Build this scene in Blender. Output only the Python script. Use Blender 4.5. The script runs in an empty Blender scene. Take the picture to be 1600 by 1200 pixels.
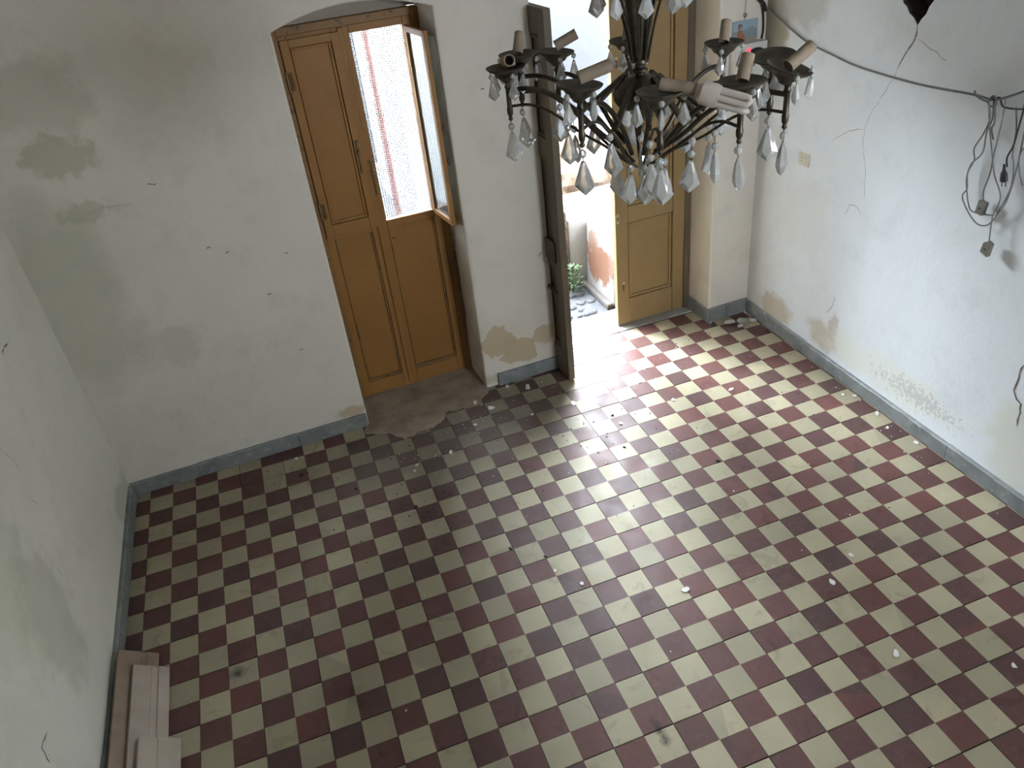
import bpy, bmesh, math, random
from mathutils import Vector, Matrix, noise as mnoise

random.seed(7)
sc = bpy.context.scene
COL = sc.collection

# ------------------------------------------------------------------ camera
cam_d = bpy.data.cameras.new('camera')
cam_d.sensor_fit = 'HORIZONTAL'
cam_d.sensor_width = 36.0
cam_d.lens = 36.0 * 1229.83 / 1600.0
cam_d.clip_start = 0.02
cam = bpy.data.objects.new('camera', cam_d)
COL.objects.link(cam)
# fitted to the floor-tile grid (tiles 0.25 m)
CX, CY, CZ = (0.937, -0.334, -0.101), (-0.265, -0.495, -0.827), (0.226, 0.802, -0.552)
def _norm(v): return Vector(v).normalized()
rz = _norm(CZ); rx = _norm(CX); rx = (rx - rz * rx.dot(rz)).normalized(); ry = rz.cross(rx)
M = Matrix.Identity(4)
for r in range(3):
    M[r][0] = rx[r]; M[r][1] = -ry[r]; M[r][2] = -rz[r]
M.translation = Vector((-1.16328, -3.066, 2.79854))
cam.matrix_world = M
sc.camera = cam
RIGHT, UP, TOCAM = rx.copy(), -ry, -rz

# ------------------------------------------------------------------ exposure, sky, sun
sc.view_settings.view_transform = 'Standard'
sc.view_settings.look = 'None'
sc.view_settings.exposure = 3.8
sc.view_settings.gamma = 1.0
sc.view_settings.use_curve_mapping = False
world = bpy.data.worlds.new('sky'); sc.world = world
world.use_nodes = True
bg = world.node_tree.nodes['Background']
bg.inputs[0].default_value = (0.80, 0.90, 1.0, 1)
bg.inputs[1].default_value = 9.0
sc.cycles.use_denoising = True
sc.cycles.max_bounces = 9
sc.cycles.diffuse_bounces = 6
sc.cycles.transmission_bounces = 6
sc.cycles.adaptive_threshold = 0.025
sc.cycles.sample_clamp_indirect = 12.0
sc.cycles.caustics_reflective = False
sc.cycles.caustics_refractive = False

# wall frame of the door wall: s along the wall, d outwards, z up
WA = math.atan(0.0327); WO = Vector((-2.33, 0.964, 0))
EX = Vector((math.cos(WA), math.sin(WA), 0)); EY = Vector((-math.sin(WA), math.cos(WA), 0))
def W(s, d, z): return WO + EX * s + EY * d + Vector((0, 0, z))
XL, XR = -2.345, 1.775          # side walls
YB, ZC = -4.3, 3.7              # rear wall, ceiling

def portal(name, s, d, z, w, h):
    l = bpy.data.lights.new(name, 'AREA'); l.shape = 'RECTANGLE'; l.size = w; l.size_y = h
    l.cycles.is_portal = True
    o = bpy.data.objects.new(name, l); COL.objects.link(o)
    o.location = W(s, d, z)
    o.rotation_euler = (-EY).to_track_quat('-Z', 'Z').to_euler()
portal('door_portal', 3.23, 0.52, 1.15, 1.16, 2.3)
portal('window_portal', 1.91, 0.52, 1.65, 0.7, 1.3)
RWX0, RWX1, RWZ0, RWZ1 = 0.80, 1.50, 2.1, 2.70        # unseen rear-wall window, added to fill the room with daylight
l = bpy.data.lights.new('rear_fill_portal', 'AREA'); l.shape = 'RECTANGLE'; l.size = RWX1 - RWX0; l.size_y = RWZ1 - RWZ0
l.cycles.is_portal = True
o = bpy.data.objects.new('rear_fill_portal', l); COL.objects.link(o)
o.location = ((RWX0 + RWX1) / 2, YB - 0.32, (RWZ0 + RWZ1) / 2)
o.rotation_euler = Vector((0, 1, 0)).to_track_quat('-Z', 'Z').to_euler()

# ------------------------------------------------------------------ helpers
class MB:
    def __init__(s): s.v = []; s.f = []; s.m = []
    def add(s, vs, fs, mat=0):
        b = len(s.v); s.v += [tuple(v) for v in vs]
        for f in fs: s.f.append(tuple(b + i for i in f)); s.m.append(mat)
        return s
    def box(s, x0, x1, y0, y1, z0, z1, mat=0, T=None):
        vs = [Vector((x, y, z)) for z in (z0, z1) for y in (y0, y1) for x in (x0, x1)]
        if T: vs = [T(v) for v in vs]
        return s.add(vs, [(0, 2, 3, 1), (4, 5, 7, 6), (0, 1, 5, 4), (2, 6, 7, 3), (0, 4, 6, 2), (1, 3, 7, 5)], mat)
    def prism(s, poly, to3, h0, h1, mat=0):
        """poly: list of (a,b); to3(a,b,h) -> point"""
        n = len(poly)
        vs = [to3(a, b, h0) for a, b in poly] + [to3(a, b, h1) for a, b in poly]
        fs = [tuple(range(n - 1, -1, -1)), tuple(range(n, 2 * n))] + [(i, (i + 1) % n, n + (i + 1) % n, n + i) for i in range(n)]
        return s.add(vs, fs, mat)
    def tube(s, pts, r, n=8, mat=0, cap=True):
        pts = [Vector(p) for p in pts]; N = len(pts)
        rr = r if isinstance(r, (list, tuple)) else [r] * N
        t0 = (pts[1] - pts[0]).normalized()
        up = Vector((0, 0, 1)) if abs(t0.z) < 0.9 else Vector((1, 0, 0))
        nrm = t0.cross(up).normalized(); vs = []
        for i, p in enumerate(pts):
            t = (pts[min(i + 1, N - 1)] - pts[max(i - 1, 0)])
            t = t.normalized() if t.length > 1e-9 else t0
            nrm = nrm - t * nrm.dot(t)
            nrm = nrm.normalized() if nrm.length > 1e-6 else t.orthogonal().normalized()
            b = t.cross(nrm)
            for k in range(n):
                a = 2 * math.pi * k / n
                vs.append(p + (nrm * math.cos(a) + b * math.sin(a)) * rr[i])
        fs = [(i * n + k, i * n + (k + 1) % n, (i + 1) * n + (k + 1) % n, (i + 1) * n + k) for i in range(N - 1) for k in range(n)]
        if cap: fs += [tuple(range(n - 1, -1, -1)), tuple(range((N - 1) * n, N * n))]
        return s.add(vs, fs, mat)
    def lathe(s, prof, n=20, mat=0, T=None, flute=0.0, nf=0):
        """prof: list of (r, z); T maps local Vector to space"""
        vs = []
        for r, z in prof:
            for k in range(n):
                a = 2 * math.pi * k / n
                q = r * (1 + (flute * math.cos(nf * a) if nf else 0))
                v = Vector((q * math.cos(a), q * math.sin(a), z))
                vs.append(T(v) if T else v)
        N = len(prof)
        fs = [(i * n + k, i * n + (k + 1) % n, (i + 1) * n + (k + 1) % n, (i + 1) * n + k) for i in range(N - 1) for k in range(n)]
        fs += [tuple(range(n - 1, -1, -1)), tuple(range((N - 1) * n, N * n))]
        return s.add(vs, fs, mat)
    def mesh(s, name, mats, smooth=False):
        me = bpy.data.meshes.new(name)
        me.from_pydata(s.v, [], s.f)
        for m in (mats if isinstance(mats, (list, tuple)) else [mats]): me.materials.append(m)
        me.polygons.foreach_set('material_index', s.m)
        bm = bmesh.new(); bm.from_mesh(me); bmesh.ops.recalc_face_normals(bm, faces=bm.faces); bm.to_mesh(me); bm.free()
        if smooth:
            me.polygons.foreach_set('use_smooth', [True] * len(me.polygons))
            try: me.set_sharp_from_angle(angle=math.radians(smooth if smooth is not True else 40))
            except Exception: pass
        me.update()
        return me
    def build(s, name, mats, parent=None, smooth=False, bevel=0.0):
        o = bpy.data.objects.new(name, s.mesh(name, mats, smooth)); COL.objects.link(o)
        if parent is not None: o.parent = parent
        if bevel:
            b = o.modifiers.new('bevel', 'BEVEL'); b.width = bevel; b.segments = 2; b.limit_method = 'ANGLE'; b.angle_limit = math.radians(35)
        return o

def catmull(pts, per=6):
    P = [Vector(p) for p in pts]; P = [P[0] * 2 - P[1]] + P + [P[-1] * 2 - P[-2]]; out = []
    for i in range(1, len(P) - 2):
        for k in range(per):
            t = k / per
            out.append(0.5 * ((2 * P[i]) + (-P[i - 1] + P[i + 1]) * t + (2 * P[i - 1] - 5 * P[i] + 4 * P[i + 1] - P[i + 2]) * t * t + (-P[i - 1] + 3 * P[i] - 3 * P[i + 1] + P[i + 2]) * t ** 3))
    out.append(P[-2]); return out
def tag(o, label=None, cat=None, group=None, kind=None):
    if label: o['label'] = label
    if cat: o['category'] = cat
    if group: o['group'] = group
    if kind: o['kind'] = kind
    return o
def empty(name, loc=(0, 0, 0), rz=0.0):
    o = bpy.data.objects.new(name, None); COL.objects.link(o)
    o.location = loc; o.rotation_euler = (0, 0, rz); o.empty_display_size = 0.1
    return o
def recentre(o):
    """put a mesh object's origin at the base of its own geometry"""
    vs = [v.co for v in o.data.vertices]
    c = Vector((sum(v.x for v in vs) / len(vs), sum(v.y for v in vs) / len(vs), min(v.z for v in vs)))
    o.data.transform(Matrix.Translation(-c)); o.location = c
    return o

# ------------------------------------------------------------------ materials
class NT:
    def __init__(s, name, rough=0.6, metal=0.0, spec=0.5):
        s.mat = bpy.data.materials.new(name); s.mat.use_nodes = True
        s.t = s.mat.node_tree; s.b = s.t.nodes['Principled BSDF']
        s.b.inputs['Roughness'].default_value = rough; s.b.inputs['Metallic'].default_value = metal
        s.b.inputs['Specular IOR Level'].default_value = spec
        s.pos = None
    def n(s, kind, **kw):
        x = s.t.nodes.new(kind)
        for k, v in kw.items(): setattr(x, k, v)
        return x
    def l(s, a, b): s.t.links.new(a, b)
    def P(s):
        if s.pos is None: s.pos = s.n('ShaderNodeNewGeometry').outputs['Position']
        return s.pos
    def noise(s, scale, detail=4, rough=0.55, vec=None, dist=0.0):
        x = s.n('ShaderNodeTexNoise'); x.inputs['Scale'].default_value = scale; x.inputs['Detail'].default_value = detail
        x.inputs['Roughness'].default_value = rough; x.inputs['Distortion'].default_value = dist
        s.l(vec if vec is not None else s.P(), x.inputs['Vector']); return x.outputs['Fac']
    def rng(s, v, a, b, c=0.0, d=1.0):
        x = s.n('ShaderNodeMapRange'); x.inputs[1].default_value = a; x.inputs[2].default_value = b
        x.inputs[3].default_value = c; x.inputs[4].default_value = d; s.l(v, x.inputs[0]); return x.outputs[0]
    def math(s, op, a, b):
        x = s.n('ShaderNodeMath', operation=op)
        for i, v in enumerate((a, b)):
            if isinstance(v, (int, float)): x.inputs[i].default_value = v
            else: s.l(v, x.inputs[i])
        return x.outputs[0]
    def mix(s, fac, a, b, mode='MIX'):
        x = s.n('ShaderNodeMix', data_type='RGBA', blend_type=mode)
        if isinstance(fac, (int, float)): x.inputs[0].default_value = fac
        else: s.l(fac, x.inputs[0])
        for i, v in ((6, a), (7, b)):
            if isinstance(v, tuple): x.inputs[i].default_value = (*v[:3], 1)
            else: s.l(v, x.inputs[i])
        return x.outputs[2]
    def color(s, c):
        if isinstance(c, tuple): s.b.inputs['Base Color'].default_value = (*c[:3], 1)
        else: s.l(c, s.b.inputs['Base Color'])
    def bump(s, h, strength=0.3, dist=0.01):
        x = s.n('ShaderNodeBump'); x.inputs['Strength'].default_value = strength; x.inputs['Distance'].default_value = dist
        s.l(h, x.inputs['Height']); s.l(x.outputs[0], s.b.inputs['Normal'])
    def blob(s, c, r, amp=0.7, scale=9.0, e0=1.0, e1=0.6):
        """mask of one stain with a ragged edge: centre c, radii r"""
        a = s.n('ShaderNodeVectorMath', operation='SUBTRACT'); s.l(s.P(), a.inputs[0]); a.inputs[1].default_value = c
        b = s.n('ShaderNodeVectorMath', operation='DIVIDE'); s.l(a.outputs[0], b.inputs[0]); b.inputs[1].default_value = r
        ln = s.n('ShaderNodeVectorMath', operation='LENGTH'); s.l(b.outputs[0], ln.inputs[0])
        nz = s.math('MULTIPLY', s.math('SUBTRACT', s.noise(scale, 5, 0.6), 0.5), amp * 2)
        return s.rng(s.math('ADD', ln.outputs['Value'], nz), e0, e1)

def plaster(name, base, dirt, stains=(), bump=0.35):
    m = NT(name, 0.85, spec=0.2)
    n1 = m.noise(0.9, 5, 0.6); n2 = m.noise(5.5, 6, 0.65); n3 = m.noise(60, 3, 0.5)
    c = m.mix(m.rng(n1, 0.4, 0.7, 0, 0.55), base, dirt)
    c = m.mix(m.rng(n2, 0.52, 0.75, 0, 0.35), c, tuple(x * 0.8 for x in dirt))
    c = m.mix(m.rng(n3, 0.62, 0.8, 0, 0.2), c, tuple(x * 0.7 for x in base))
    for cen, rad, col, st, kw in stains:
        c = m.mix(m.math('MULTIPLY', m.blob(cen, rad, **kw), st), c, col)
    m.color(c)
    h = m.math('ADD', m.math('MULTIPLY', m.noise(2.2, 4, 0.5), 1.6), m.math('MULTIPLY', n2, 0.5))
    m.bump(m.math('ADD', h, m.math('MULTIPLY', n3, 0.1)), bump, 0.02)
    return m.mat

def simple(name, col, rough=0.6, metal=0.0, var=0.25, scale=30.0, bump=0.0, col2=None, spec=0.5):
    m = NT(name, rough, metal, spec)
    c2 = col2 or tuple(x * (1 - var) for x in col)
    n = m.noise(scale, 4)
    m.color(m.mix(m.rng(n, 0.35, 0.7), col, c2))
    if bump: m.bump(n, bump, 0.004)
    return m.mat

def wv(s, z, d=0.0): return tuple(W(s, d, z))
YEL = (0.27, 0.25, 0.13); TAN = (0.47, 0.37, 0.245); GRN = (0.34, 0.36, 0.27)
MAT = {}
MAT['wall_back'] = plaster('plaster_back', (0.66, 0.61, 0.54), (0.56, 0.525, 0.455), [
    (wv(0.32, 1.89), (0.17, 0.17, 0.11), YEL, 0.42, dict(scale=12, amp=1.2, e0=1.0, e1=0.6)),
    (wv(0.33, 1.62), (0.14, 0.14, 0.06), YEL, 0.35, dict(scale=16, amp=1.2)),
    (wv(0.34, 2.15), (0.25, 0.25, 0.2), GRN, 0.4, dict(scale=6, amp=0.9)),
    (wv(0.51, 0.84), (0.12, 0.12, 0.16), (0.42, 0.41, 0.36), 0.4, dict(scale=8, amp=0.9)),
    (wv(0.15, 1.2), (0.3, 0.3, 0.6), GRN, 0.4, dict(scale=3)),
    (wv(2.27, 0.29), (0.11, 0.11, 0.11), TAN, 0.9, dict(scale=11, amp=0.9, e0=1.0, e1=0.92)),
    (wv(2.40, 0.21), (0.12, 0.12, 0.10), TAN, 0.9, dict(scale=13, amp=0.9, e0=1.0, e1=0.92)),
    (wv(2.57, 0.27), (0.10, 0.10, 0.07), TAN, 0.8, dict(scale=13, amp=0.9, e0=1.0, e1=0.85)),
    (wv(2.28, 0.05), (0.25, 0.25, 0.05), (0.40, 0.33, 0.22), 0.6, dict(scale=12)),
    (wv(1.30, 0.12), (0.12, 0.12, 0.05), (0.42, 0.32, 0.20), 0.8, dict(scale=12)),
    (wv(2.15, 1.0, 0.2), (0.06, 0.25, 0.9), (0.42, 0.36, 0.28), 0.35, dict(scale=5)),
    (wv(1.75, 2.28, 0.33), (0.6, 0.1, 0.10), (0.22, 0.17, 0.12), 0.6, dict(scale=10)),
])
MAT['wall_left'] = plaster('plaster_left', (0.74, 0.72, 0.64), (0.63, 0.61, 0.54), [
    ((XL, -0.55, 0.62), (0.3, 0.25, 0.4), (0.40, 0.40, 0.34), 0.4, dict(scale=7, amp=1.0)),
    ((XL, -0.75, 0.95), (0.3, 0.35, 0.5), (0.50, 0.51, 0.36), 0.45, dict(scale=5, amp=1.0, e1=0.2)),
    ((XL, 0.75, 0.12), (0.3, 0.25, 0.12), (0.42, 0.42, 0.32), 0.6, dict(scale=8)),
])
MAT['wall_right'] = plaster('plaster_right', (0.70, 0.725, 0.74), (0.61, 0.63, 0.645), [
    ((XR, 0.78, 0.16), (0.3, 0.22, 0.12), (0.48, 0.40, 0.28), 0.75, dict(scale=9)),
    ((XR, 0.32, 0.19), (0.3, 0.16, 0.12), (0.47, 0.40, 0.30), 0.7, dict(scale=11)),
    ((XR, 0.22, 0.30), (0.3, 0.05, 0.10), (0.42, 0.34, 0.26), 0.6, dict(scale=20)),
    ((XR, -0.25, 0.22), (0.3, 0.6, 0.13), (0.66, 0.655, 0.58), 0.7, dict(scale=7)),
    ((XR, -0.45, 0.22), (0.3, 0.35, 0.08), (0.34, 0.34, 0.33), 0.45, dict(scale=45, amp=2.2, e0=0.7, e1=0.4)),
    ((XR, -1.07, 0.3), (0.3, 0.2, 0.3), (0.60, 0.60, 0.50), 0.7, dict(scale=6)),
    ((XR, 1.02, 1.9), (0.3, 0.16, 0.3), (0.33, 0.28, 0.18), 0.75, dict(scale=9)),
    ((XR, 0.8, 2.0), (0.3, 0.25, 0.15), (0.48, 0.47, 0.44), 0.7, dict(scale=10)),
    ((XR, 0.6, 0.9), (0.3, 0.3, 0.3), (0.62, 0.60, 0.54), 0.4, dict(scale=5)),
])
MAT['ceiling'] = plaster('plaster_ceiling', (0.62, 0.61, 0.58), (0.52, 0.51, 0.48))

def tile_mat(name, col, col2, worn):
    m = NT(name, 0.55, spec=0.28)
    sc8 = m.n('ShaderNodeVectorMath', operation='SCALE'); m.l(m.P(), sc8.inputs[0]); sc8.inputs['Scale'].default_value = 8.0
    flr = m.n('ShaderNodeVectorMath', operation='FLOOR'); m.l(sc8.outputs[0], flr.inputs[0])
    mul = m.n('ShaderNodeVectorMath', operation='MULTIPLY'); m.l(flr.outputs[0], mul.inputs[0]); mul.inputs[1].default_value = (1, 1, 0)
    wn_ = m.n('ShaderNodeTexWhiteNoise'); m.l(mul.outputs[0], wn_.inputs['Vector']); oi = wn_.outputs['Value']
    n1 = m.noise(3.0, 5, 0.6); n2 = m.noise(28, 6, 0.7); n3 = m.noise(11, 5, 0.7, dist=0.6)
    c = m.mix(m.rng(oi, 0, 1, 0, 0.9), col, col2)
    c = m.mix(m.rng(n1, 0.35, 0.7, 0, 0.45), c, tuple(x * 0.75 for x in col2))
    c = m.mix(m.rng(n2, 0.55, 0.75, 0, 0.5), c, worn)
    c = m.mix(m.rng(n3, 0.60, 0.72, 0, 0.45), c, worn)
    n4 = m.noise(6.5, 6, 0.65, dist=1.2)
    c = m.mix(m.rng(n4, 0.57, 0.64, 0, 0.5), c, tuple(x * 0.55 for x in col))
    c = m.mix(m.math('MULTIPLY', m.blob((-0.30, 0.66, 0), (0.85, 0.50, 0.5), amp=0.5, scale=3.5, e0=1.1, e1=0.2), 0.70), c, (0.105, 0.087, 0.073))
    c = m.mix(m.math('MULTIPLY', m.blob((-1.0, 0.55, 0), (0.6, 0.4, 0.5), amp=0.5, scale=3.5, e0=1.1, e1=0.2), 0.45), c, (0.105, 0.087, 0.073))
    for cen, rad in (((-1.84, -0.555, 0), (0.035, 0.035, 0.3)), ((-0.31, -1.515, 0), (0.02, 0.07, 0.3))):
        c = m.mix(m.math('MULTIPLY', m.blob(cen, rad, amp=1.2, scale=30, e0=1.3, e1=0.1), 0.85), c, (0.02, 0.018, 0.015))
    m.color(c)
    m.l(m.rng(m.noise(9, 4), 0.3, 0.7, 0.46, 0.66), m.b.inputs['Roughness'])
    m.bump(n2, 0.12, 0.002)
    return m
m = tile_mat('tile_cream', (0.380, 0.332, 0.220), (0.275, 0.240, 0.163), (0.275, 0.25, 0.19))
MAT['tile_cream'] = m.mat
m = tile_mat('tile_red', (0.128, 0.051, 0.043), (0.074, 0.043, 0.040), (0.145, 0.09, 0.08))
MAT['tile_red'] = m.mat
# mortar bed under the tiles, the checks going on in it where the photo does not look
m = NT('floor_bed', 0.7)
ck = m.n('ShaderNodeTexChecker'); ck.inputs['Scale'].default_value = 8.0
ck.inputs[1].default_value = (0.17, 0.066, 0.056, 1); ck.inputs[2].default_value = (0.5, 0.46, 0.33, 1)
m.l(m.P(), ck.inputs['Vector'])
sx = m.n('ShaderNodeSeparateXYZ'); m.l(m.P(), sx.inputs[0])
far = m.rng(sx.outputs['Y'], -2.26, -2.25, 0, 1)
m.color(m.mix(far, ck.outputs[0], (0.03, 0.025, 0.02))); MAT['bed'] = m.mat
MAT['cement'] = simple('cement_dust', (0.34, 0.27, 0.20), 0.9, scale=7, col2=(0.19, 0.15, 0.115), bump=0.4)
MAT['slab'] = simple('threshold_stone', (0.30, 0.29, 0.27), 0.6, scale=14, bump=0.2)
# grey stone of the skirting
m = NT('skirting_stone', 0.55)
c = m.mix(m.rng(m.noise(7, 6, 0.6, dist=0.8), 0.35, 0.7), (0.205, 0.212, 0.212), (0.13, 0.14, 0.137))
c = m.mix(m.rng(m.noise(16, 5, 0.7), 0.55, 0.75, 0, 0.7), c, (0.36, 0.37, 0.36))
c = m.mix(m.rng(m.noise(4, 3), 0.55, 0.7, 0, 0.5), c, (0.20, 0.23, 0.17))
m.color(c); m.bump(m.noise(40, 4), 0.15, 0.003); MAT['stone'] = m.mat

def paint_wood(name, col, col2, chip=(0.05, 0.035, 0.02), chips=0.66):
    m = NT(name, 0.5, spec=0.35)
    n1 = m.noise(2.0, 4); n2 = m.noise(26, 6, 0.7); n3 = m.noise(14, 4, 0.6)
    c = m.mix(m.rng(n1, 0.35, 0.65), col, col2)
    c = m.mix(m.rng(n3, 0.5, 0.8, 0, 0.3), c, tuple(x * 0.6 for x in col))
    c = m.mix(m.rng(n2, chips, chips + 0.04, 0, 0.8), c, chip)
    m.color(c); m.bump(m.noise(50, 3), 0.1, 0.002)
    return m.mat
MAT['ochre'] = paint_wood('ochre_paint', (0.305, 0.148, 0.038), (0.27, 0.128, 0.033), chips=0.72)
MAT['ochre_worn'] = paint_wood('ochre_paint_worn', (0.26, 0.138, 0.044), (0.18, 0.095, 0.035), chips=0.58)
MAT['ochre_door'] = paint_wood('buff_paint', (0.30, 0.20, 0.088), (0.27, 0.175, 0.078), chip=(0.6, 0.5, 0.35), chips=0.76)
MAT['cream_paint'] = paint_wood('cream_paint', (0.55, 0.44, 0.25), (0.50, 0.39, 0.22), chips=0.75)
MAT['grey_paint'] = paint_wood('grey_brown_paint', (0.135, 0.102, 0.066), (0.095, 0.072, 0.047), chips=0.66)
MAT['iron'] = simple('rusty_iron', (0.10, 0.075, 0.05), 0.6, 0.4, scale=60, bump=0.2)
MAT['iron_ochre'] = simple('painted_iron', (0.25, 0.15, 0.055), 0.5, 0.2, scale=60, bump=0.2, col2=(0.12, 0.075, 0.035))
MAT['wire'] = simple('mesh_wire', (0.10, 0.10, 0.11), 0.5, 0.5)
MAT['bronze'] = simple('dark_bronze', (0.055, 0.044, 0.030), 0.42, 0.75, scale=40, bump=0.15, col2=(0.10, 0.083, 0.060))
MAT['bronze_cup'] = simple('dusty_bronze', (0.10, 0.085, 0.062), 0.6, 0.5, scale=50, col2=(0.06, 0.05, 0.036))
MAT['sleeve'] = simple('candle_card', (0.33, 0.25, 0.18), 0.8, scale=35, col2=(0.22, 0.165, 0.12), bump=0.2)
MAT['black'] = simple('black_plastic', (0.012, 0.012, 0.013), 0.5)
MAT['bulb'] = simple('old_bulb_plastic', (0.50, 0.43, 0.37), 0.5, scale=20, col2=(0.42, 0.36, 0.31))
MAT['tube_glass'] = simple('bulb_tube', (0.55, 0.48, 0.43), 0.3, scale=15, col2=(0.47, 0.41, 0.36))
m = NT('crystal', 0.04, spec=1.0)
m.b.inputs['Transmission Weight'].default_value = 0.55; m.b.inputs['IOR'].default_value = 1.48
m.color(m.mix(m.rng(m.noise(60, 3), 0.4, 0.7), (0.90, 0.90, 0.88), (0.74, 0.74, 0.71)))
MAT['crystal'] = m.mat
m = NT('window_glass', 0.02); m.b.inputs['Transmission Weight'].default_value = 0.85; m.b.inputs['IOR'].default_value = 1.45
m.color((0.80, 0.90, 0.95)); MAT['glass'] = m.mat
MAT['cable'] = simple('grey_cable', (0.16, 0.155, 0.15), 0.7)
MAT['cord'] = simple('dirty_cord', (0.20, 0.19, 0.175), 0.7, scale=60)
MAT['connector'] = simple('grey_socket', (0.17, 0.155, 0.125), 0.6)
MAT['plate'] = simple('ivory_plastic', (0.62, 0.58, 0.47), 0.4, var=0.1)
MAT['white_box'] = simple('white_plastic', (0.58, 0.57, 0.52), 0.45, var=0.12)
MAT['hole'] = simple('raw_masonry', (0.06, 0.043, 0.027), 0.95, scale=16, bump=0.9, col2=(0.02, 0.015, 0.01))
MAT['crack'] = simple('crack_dark', (0.16, 0.14, 0.125), 0.95)
MAT['crack_fine'] = simple('crack_grey', (0.42, 0.41, 0.40), 0.95)
MAT['board'] = simple('bare_board', (0.37, 0.31, 0.255), 0.75, scale=7, col2=(0.29, 0.235, 0.19), bump=0.1)
MAT['board_brown'] = simple('brown_board', (0.30, 0.22, 0.16), 0.8, scale=8, col2=(0.20, 0.14, 0.10), bump=0.2)
MAT['flake'] = simple('plaster_flake', (0.68, 0.64, 0.60), 0.9, var=0.2, scale=50)
MAT['rubble'] = simple('rubble', (0.46, 0.44, 0.40), 0.95, scale=25, col2=(0.28, 0.26, 0.22), bump=0.4)
MAT['debris'] = simple('dark_debris', (0.02, 0.016, 0.014), 0.8)
MAT['gravel'] = simple('street_ground', (0.045, 0.045, 0.048), 0.95, scale=18, col2=(0.026, 0.026, 0.029), bump=0.8)
MAT['kerb'] = simple('kerb_mortar', (0.06, 0.05, 0.045), 0.95, scale=20, bump=0.5)
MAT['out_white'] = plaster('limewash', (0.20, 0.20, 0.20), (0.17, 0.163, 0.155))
MAT['out_bounce'] = plaster('bounce_limewash', (0.55, 0.55, 0.55), (0.48, 0.47, 0.45))  # left side house only, made paler to bounce light onto the right wall
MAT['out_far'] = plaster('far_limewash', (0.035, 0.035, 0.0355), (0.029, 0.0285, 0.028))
MAT['out_stain'] = plaster('stained_limewash', (0.20, 0.195, 0.19), (0.17, 0.145, 0.125), [
    (wv(3.34, 0.26, 0.78), (0.2, 0.20, 0.17), (0.105, 0.040, 0.018), 0.9, dict(scale=9, amp=0.8, e0=1.05, e1=0.8)),
    (wv(3.34, 0.30, 0.60), (0.2, 0.14, 0.13), (0.11, 0.055, 0.03), 0.8, dict(scale=14, amp=0.9)),
    (wv(3.34, 0.40, 0.85), (0.2, 0.10, 0.10), (0.11, 0.06, 0.036), 0.8, dict(scale=14, amp=0.9)),
])
MAT['rock'] = simple('ochre_rock', (0.085, 0.052, 0.030), 0.95, scale=7, col2=(0.12, 0.09, 0.068), bump=0.9)
MAT['brickpost'] = simple('brown_masonry', (0.040, 0.022, 0.012), 0.95, scale=15, col2=(0.06, 0.04, 0.027), bump=0.6)
MAT['leaf'] = simple('weed_leaf', (0.022, 0.045, 0.012), 0.6, scale=25, col2=(0.035, 0.06, 0.018))
MAT['pipe'] = simple('red_pipe', (0.10, 0.035, 0.03), 0.5)
MAT['shutter_far'] = simple('far_shutter', (0.03, 0.035, 0.05), 0.6)
def flat(name, col, rough=0.6): 
    m = NT(name, rough); m.color(col); return m.mat

# ------------------------------------------------------------------ room shell
def S(o): o['kind'] = 'structure'; return o
# floor bed
mb = MB(); mb.box(XL - 0.3, XR + 0.3, YB - 0.3, 1.02, -0.12, -0.012)
mb.prism([(1.30, -0.2), (3.86, -0.2), (3.86, 0.19), (1.30, 0.19)], lambda a, b, h: W(a, b, h), -0.12, -0.0125)
mb.prism([(1.30, 0.19), (2.20, 0.19), (2.20, 0.52), (1.30, 0.52)], lambda a, b, h: W(a, b, h), -0.12, -0.0125)
floor = S(mb.build('floor', MAT['bed']))

# floor tiles: 0.25 m cement tiles, each printed with four checks
T = 0.25; G = 0.0013; GY = 0.0024
def clip(poly, a, b, c):            # keep a*x+b*y <= c
    out = []
    for i in range(len(poly)):
        p, q = poly[i], poly[(i + 1) % len(poly)]
        dp, dq = a * p[0] + b * p[1] - c, a * q[0] + b * q[1] - c
        if dp <= 0: out.append(p)
        if dp * dq < 0:
            t = dp / (dp - dq); out.append((p[0] + (q[0] - p[0]) * t, p[1] + (q[1] - p[1]) * t))
    return out
def tile_mesh(name, planes, ox, oy, phase):
    mb = MB()
    h = T / 2
    for iu in (0, 1):
        for iw in (0, 1):
            x0 = iu * h + (G if iu == 0 else 0); x1 = (iu + 1) * h - (G if iu == 1 else 0)
            y1 = -iw * h - (GY if iw == 0 else 0); y0 = -(iw + 1) * h + (GY if iw == 1 else 0)
            poly = [(x0, y0), (x1, y0), (x1, y1), (x0, y1)]
            for a, b, c in planes:
                poly = clip(poly, a, b, c - a * ox - b * oy)
                if len(poly) < 3: break
            if len(poly) < 3: continue
            area = abs(sum(poly[i][0] * poly[(i + 1) % len(poly)][1] - poly[(i + 1) % len(poly)][0] * poly[i][1] for i in range(len(poly)))) / 2
            if area < 2e-5: continue
            mb.prism(poly, lambda a, b, hh: Vector((a, b, hh)), -0.012, 0.0, 0 if (iu + iw + phase) % 2 else 1)
    if not mb.f: return None
    return mb.mesh(name, [MAT['tile_cream'], MAT['tile_red']])
shared = [tile_mesh('floor_tile', [], 0, 0, 0), tile_mesh('floor_tile', [], 0, 0, 1)]
def wall_y(x): return 0.964 + 0.0327 * (x + 2.33)
FLIP = {(-7, -4): 1}      # one tile was laid turned
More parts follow.
